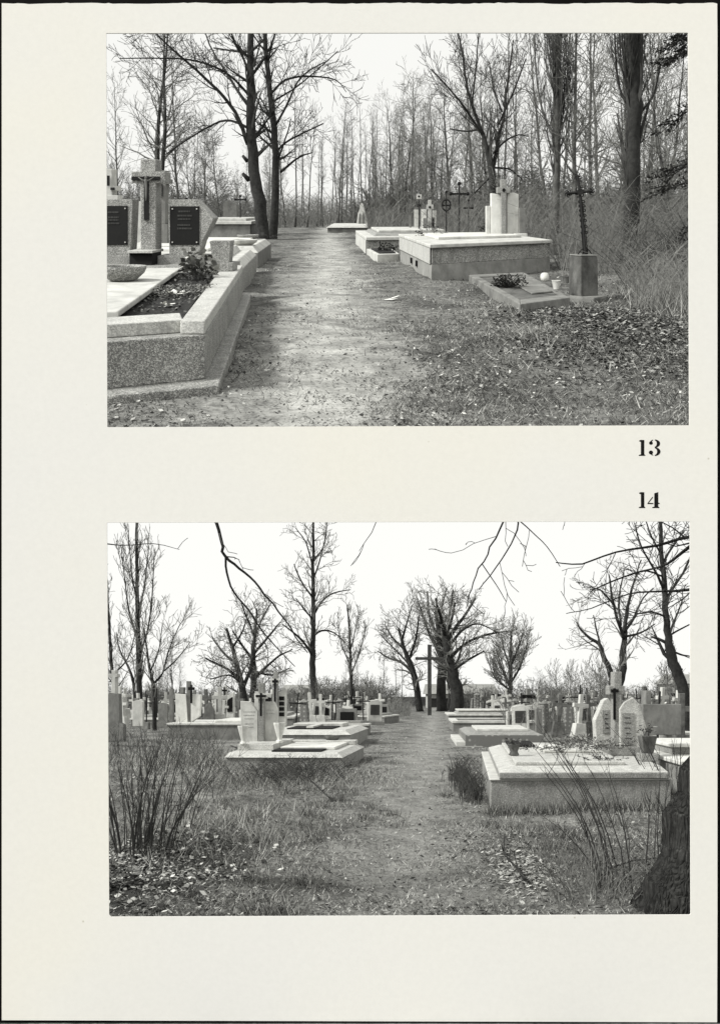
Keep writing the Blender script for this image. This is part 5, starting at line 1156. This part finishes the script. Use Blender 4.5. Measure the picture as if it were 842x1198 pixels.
hero(c, 'bare_tree', 'dark gnarled tree with a broken stub near the lower right edge', 30, [(806, 870, 14), (802, 830, 13.5), (799, 808, 13), (790, 782, 13), (784, 765, 11.5), (781, 745, 8.5), (779, 720, 7.2), (777, 690, 6.6), (774, 655, 5.5), (772, 620, 4.2), (770, 580, 2.5)],
  [(.04, (778, 705, 4), (792, 680, 3.4), (802, 665, 2.8), (812, 640, 2)), (-.04, (777, 690, 3.4), (764, 664, 2.6), (750, 640, 1.9), (742, 612, 1.2)), (.03, (775, 660, 3.2), (786, 640, 2.6), (800, 622, 2)), (-.03, (779, 722, 3), (762, 716, 2.4), (746, 718, 1.6), (728, 712, .9)), (.05, (783, 760, 3), (796, 766, 2.2), (808, 768, 1.4)), (-.05, (776, 675, 2.6), (756, 668, 2), (736, 672, 1.2)), (.02, (781, 745, 2.6), (796, 736, 2), (812, 728, 1.4)), (-.02, (774, 650, 2.4), (762, 628, 1.8), (754, 606, 1.2))],
  LW, 45, up=.06, rpx=.36, knots=((783, 754, -14, -7, 5), (770, 748, -8, -3, 3.5), (790, 786, 8, -3, 4)))
# the near tree at the right edge, its limbs reaching back over the view
NW = [(0,), (1.9, .5, 42, .3), (4.5, .22, 42, .15), (5, .1, 42, .2)]
t_ = hero(c, 'leaning_trunk_tree', 'near dark trunk leaning at the lower right edge with long overhead limbs', 6.3,
  [(800, 1068, 112), (815, 1010, 100), (836, 940, 90), (858, 860, 84), (876, 760, 78), (890, 650, 70), (900, 580, 50), (906, 545, 20)],
  [(.05, (893, 640, 12), (850, 632, 9), (806, 628, 4.4), (770, 638, 3.4), (720, 646, 2.2), (680, 660, 2), (650, 658, 1.3)), (.10, (895, 600, 12), (850, 615, 9), (806, 640, 4.4), (780, 660, 3), (752, 668, 2.2), (716, 680, 2), (690, 693, 1.2)), (.02, (895, 660, 10), (850, 680, 7), (806, 690, 4), (770, 692, 2.6), (735, 695, 1.8), (690, 712, 1.3), (662, 718, .9)),
   (-.01, (900, 580, 14), (840, 560, 10), (750, 552, 8), (650, 562, 5.5), (604, 588, 3), (588, 610, 2.2), (574, 640, 1.8), (561, 665, 1.5), (552, 690, 1.3), (545, 712, .9)),
   (.01, (600, 586, 2.2), (606, 612, 2), (598, 636, 1.6), (580, 664, 1.4), (560, 690, 1)), (.0, (594, 596, 1.8), (604, 606, 1.7), (622, 622, 1.3), (640, 640, 1.1), (655, 663, .8)), (-.01, (564, 660, 1.4), (572, 672, 1.3), (584, 690, 1.1), (592, 704, .8))],
  NW, 51, up=.0, wig=.2, rpx=.4, bark='bark_near')
NW2 = [(0,), (1.4, .34, 45, .45), (5.0, .15, 42, .15)]
hero(c, 'overhanging_tree', 'near tree hidden at the left whose long bent limb hangs across the sky', 6.6,
  [(30, 1080, 60), (32, 1000, 55), (30, 880, 50), (34, 760, 44), (40, 640, 38), (44, 590, 30), (46, 555, 16)],
  [(.02, (46, 590, 16), (110, 556, 12), (180, 552, 9), (230, 580, 7), (251, 612, 4.2), (258, 634, 3.9), (264, 651, 3.6), (280, 665, 3), (298, 681, 2.6), (318, 706, 2.2), (340, 735, 1.8), (360, 764, 1.2)),
   (.02, (264, 650, 3.2), (265, 670, 2.7), (274, 694, 2.3), (292, 715, 2), (304, 735, 1.7), (322, 756, 1.4), (345, 780, .9)), (.0, (46, 580, 8), (200, 548, 5), (360, 560, 3), (430, 596, 1.4), (440, 612, 1.0), (420, 645, .6)),
   (-.02, (40, 640, 6), (90, 632, 3), (140, 638, 1.2), (180, 636, 1.0), (210, 643, .6))], NW2, 52, up=-.02, wig=.2, rpx=.4)

# --- young stems and scrub in the foreground
def sapling(name, label, X, Y, n, R, hmin, hmax, lean, seed, m='bark', rad=.008, cat='shrub'):
    r = random.Random(seed); th = Thing(c, name, label, cat, (X, Y, 0), shear=False); st, tw = MB(), MB()
    for i in range(n):
        a = r.uniform(0, 2*PI); q = R*math.sqrt(r.random()); x, y = X+q*math.cos(a), Y+q*math.sin(a)*.8; h = r.uniform(hmin, hmax)
        dx, dy = lean[0]*h+(x-X)*1.3+r.gauss(0, .10)*h, lean[1]*h+(y-Y)*1.0+r.gauss(0, .10)*h
        pts = [Vector((x+dx*f*f+r.gauss(0, .006), y+dy*f*f, -.06+(h+.06)*f)) for f in (0, .2, .4, .6, .8, 1)]
        rr = rad*r.uniform(.6, 1.35); st.tube(pts, [rr, rr*.9, rr*.78, rr*.62, rr*.45, rr*.25], 5)
        for k in range(r.randint(2, 5)):
            j = r.randint(2, 4); p0 = pts[j].lerp(pts[j+1], r.random()); b2 = r.uniform(0, 2*PI); l = h*r.uniform(.08, .25)
            tw.tube([p0, p0+Vector((math.cos(b2)*l*.35, math.sin(b2)*l*.35, l*.55)), p0+Vector((math.cos(b2)*l*.5, math.sin(b2)*l*.5, l))], [rr*.42, rr*.34, rr*.2], 3)
    th.part('stems', st, m); th.part('sprays', tw, m); return th
p = c.P(166, 1005); sapling('sapling_shrub', 'thicket of thin dark upright stems at the lower left corner', p.x, p.y, 46, .34, .55, 1.3, (.06, 0), 61, 'twig', .0085)
p = c.P(218, 985); sapling('sapling_shrub', 'few leaning stems right of the dark corner thicket', p.x-.05, p.y, 12, .16, .5, 1.3, (.28, .0), 62, 'twig', .007)
p = c.P(735, 1040); sapling('sapling_shrub', 'thin bowed stems rising before the large granite tomb', p.x, p.y, 20, .30, .6, 1.45, (-.22, .0), 63, 'twig', .0065)
p = c.P(690, 1050); sapling('sapling_shrub', 'short dry stems at the foot of the leaning trunk', p.x, p.y, 34, .34, .15, .55, (-.1, .0), 64, 'twig_mid', .005)
p = c.P(775, 945); sapling('sapling_shrub', 'dark stems against the right end of the large granite tomb', p.x, p.y, 16, .25, .6, 1.25, (-.25, .0), 65, 'twig', .008)
def branch_on_ground(label, pts, w):
    P = [c.P(u, v)+Vector((0, 0, .03+z)) for u, v, z in pts]; n = len(P); mb = MB().tube(P, [w*(1-.7*i/n) for i in range(n)], 6)
    r = random.Random(int(pts[0][0]))
    for i in range(1, n-1):
        d = Vector((r.gauss(0, .12), r.gauss(0, .2), .08)); mb.tube([P[i], P[i]+d*.6, P[i]+d+Vector((0, 0, .03))], [w*.5, w*.35, w*.2], 4)
    single(c, 'fallen_branch', label, 'branch', tuple(P[0]), mb, 'bark', shear=False)
branch_on_ground('crooked fallen branch lying on the turf right of the path', [(614, 1034, 0), (606, 1022, .01), (595, 1012, .01), (589, 1004, .03), (590, 985, .05)], .016)
branch_on_ground('long thin fallen branch at the foot of the leaning trunk', [(700, 1032, 0), (715, 1022, .02), (740, 1016, .04), (770, 1014, .05)], .012)
branch_on_ground('dead branch lying over the dry grass heap', [(270, 880, .15), (320, 905, .22), (360, 920, .12), (385, 940, .05)], .02)
mb = MB(); r = random.Random(8); p = c.P(610, 1022)
X = RNG
def sand_s(n): return RNG.normal(p.x+.05, .16, n), RNG.normal(p.y, .35, n), np.ones(n)
blades('wood_chips', c, 'straw', hflat, 2200, sand_s, .02, .06, .02, 1, leafy=True)
brush('undergrowth', c, 260, lambda r: (r.gauss(1.15, .10), r.uniform(12.6, 16.5), 1), .15, .5, .006, 'twig', 71, .5)
brush('undergrowth', c, 700, bs(590, 760, 34, 60), .5, 1.7, .012, 'twig_mid', 72)
brush('undergrowth', c, 1500, bs(-60, 480, 90, 124), .6, 2.6, .02, 'twig_mid', 73, 1.1)
brush('undergrowth', c, 1700, bs(540, 990, 92, 124), .6, 2.8, .02, 'twig_mid', 74, 1.1)
W6 = Grow(26, .011, [(0,), (2.2, 1.1, 50, .1), (4.0, .6, 50, .1), (4.5, .35, 50, .1)], .05, .2, 1)
for i in range(14):
    a = i*2.4; W6.branch(Vector((.3*math.cos(a), .3*math.sin(a), -.1)), Vector((math.cos(a)*.55, math.sin(a)*.55, 1)).normalized(), 2.6, .05, 1)
W6.wood.tube([(0, 0, -.1), (0, 0, .8), (.1, 0, 1.6)], [.09, .07, .03], 6)
bush = finish_tree(W6, c, 'round_bush', 'bare round bush on the skyline behind the far graves', (0, 0, 0), 'bark_mid', 'twig_mid', 'bare round bushes on the skyline'); bush.o['category'] = 'bush'
r = random.Random(45)
for i in range(64):
    u = r.choice((r.uniform(40, 340), r.uniform(430, 900), r.uniform(430, 900))); Y = r.uniform(58, 84) if u < 430 else r.uniform(36, 70)
    if u > 430 and u < 540: Y = max(Y, 62)
    o = dup(bush.o, HILL, at(u, Y), Y, r.uniform(0, 6), r.uniform(.7, 1.25), 'bare round bush under the trees of the far wood', 'bare round bushes under the upper wood')
shr = finish_tree(proto(27, 2.2, .03, [(6, .9, 42, .02), (6, .5, 44, .1), (6, .25, 46, .1)], .007, .15, .18), c, 'grave_shrub', 'bare twiggy shrub growing among the far rows of graves', (0, 0, 0), 'bark_mid', 'twig_mid', 'shrubs among the far graves').o
shr['category'] = 'shrub'; r = random.Random(46)
for i in range(54):
    u = r.choice((r.uniform(60, 440), r.uniform(590, 900), r.uniform(620, 900))); Y = r.uniform(34, 84) if u > 600 else r.uniform(46, 84)
    if i == 0: shr.location = c.world(at(u, Y), Y)
    else: dup(shr, c, at(u, Y), Y, r.uniform(0, 6), r.uniform(.6, 1.5))
r = random.Random(44); first = True
for i in range(58):
    u = r.choice((r.uniform(60, 480), r.uniform(545, 920))); Y = r.uniform(92, 120); s_ = r.uniform(.8, 1.5)
    if i < 9: u, Y, s_ = 372+i*8.5, 88+(i % 3)*2, 1.25+.25*math.sin(i)
    if first: bush.o.location = c.world(at(u, Y), Y); bush.o.scale = (s_,)*3; first = False
    else: dup(bush.o, c, at(u, Y), Y, r.uniform(0, 6), s_)
brush('undergrowth', c, 160, bs(455, 480, 66, 76), .5, 1.5, .02, 'twig_mid', 76)
brush('undergrowth', c, 160, bs(60, 250, 19, 30), .3, .9, .006, 'twig', 77, .8)
def wood_l(k_, u, Y, rz, s, lb, gp):
    o = dup(wl[k_].o, c, at(u, Y), Y, rz, s, lb, gp)
r = random.Random(5)
for i in range(16): wood_l(r.choice((0, 1, 3, 4)), r.uniform(60, 470), r.uniform(104, 128), r.uniform(0, 6), r.uniform(.5, .8), 'distant bare tree beyond the graves left of the path', 'distant trees left of the lower path')
for i in range(20): wood_l(r.choice((0, 1, 3, 3)), r.uniform(600, 900), r.uniform(100, 128), r.uniform(0, 6), r.uniform(.45, .75), 'distant bare tree beyond the graves right of the path', 'distant trees right of the lower path')
wood_l(2, 462, 96, 1, .62, 'slim pole tree left of the leaning old tree', None); wood_l(2, 470, 98, 2, .6, 'second slim pole tree nearer the leaning old tree', None)

brush('brush_heap', c, 640, lambda r: (r.gauss(-2.0, .5), r.gauss(16.2, .9), 1), .12, .42, .005, 'twig', 81, 2.4)
brush('undergrowth', c, 110, bs(125, 260, 13, 25), .3, 1.0, .005, 'twig', 82, .9)
brush('undergrowth', c, 300, bs(640, 800, 6.4, 8.5), .08, .35, .004, 'twig_mid', 83, 1.4)

blades('path_debris', c, 'clod', hflat, 16000, row_sampler(c, 834, 1110, lambda X, Y: (1-pathd(X, Y, -.25, .045, 1.0, 1.2))*(.25+.75*patch(Y, X, 2.3)), grow=.4), .006, .026, .016, 1, leafy=True)
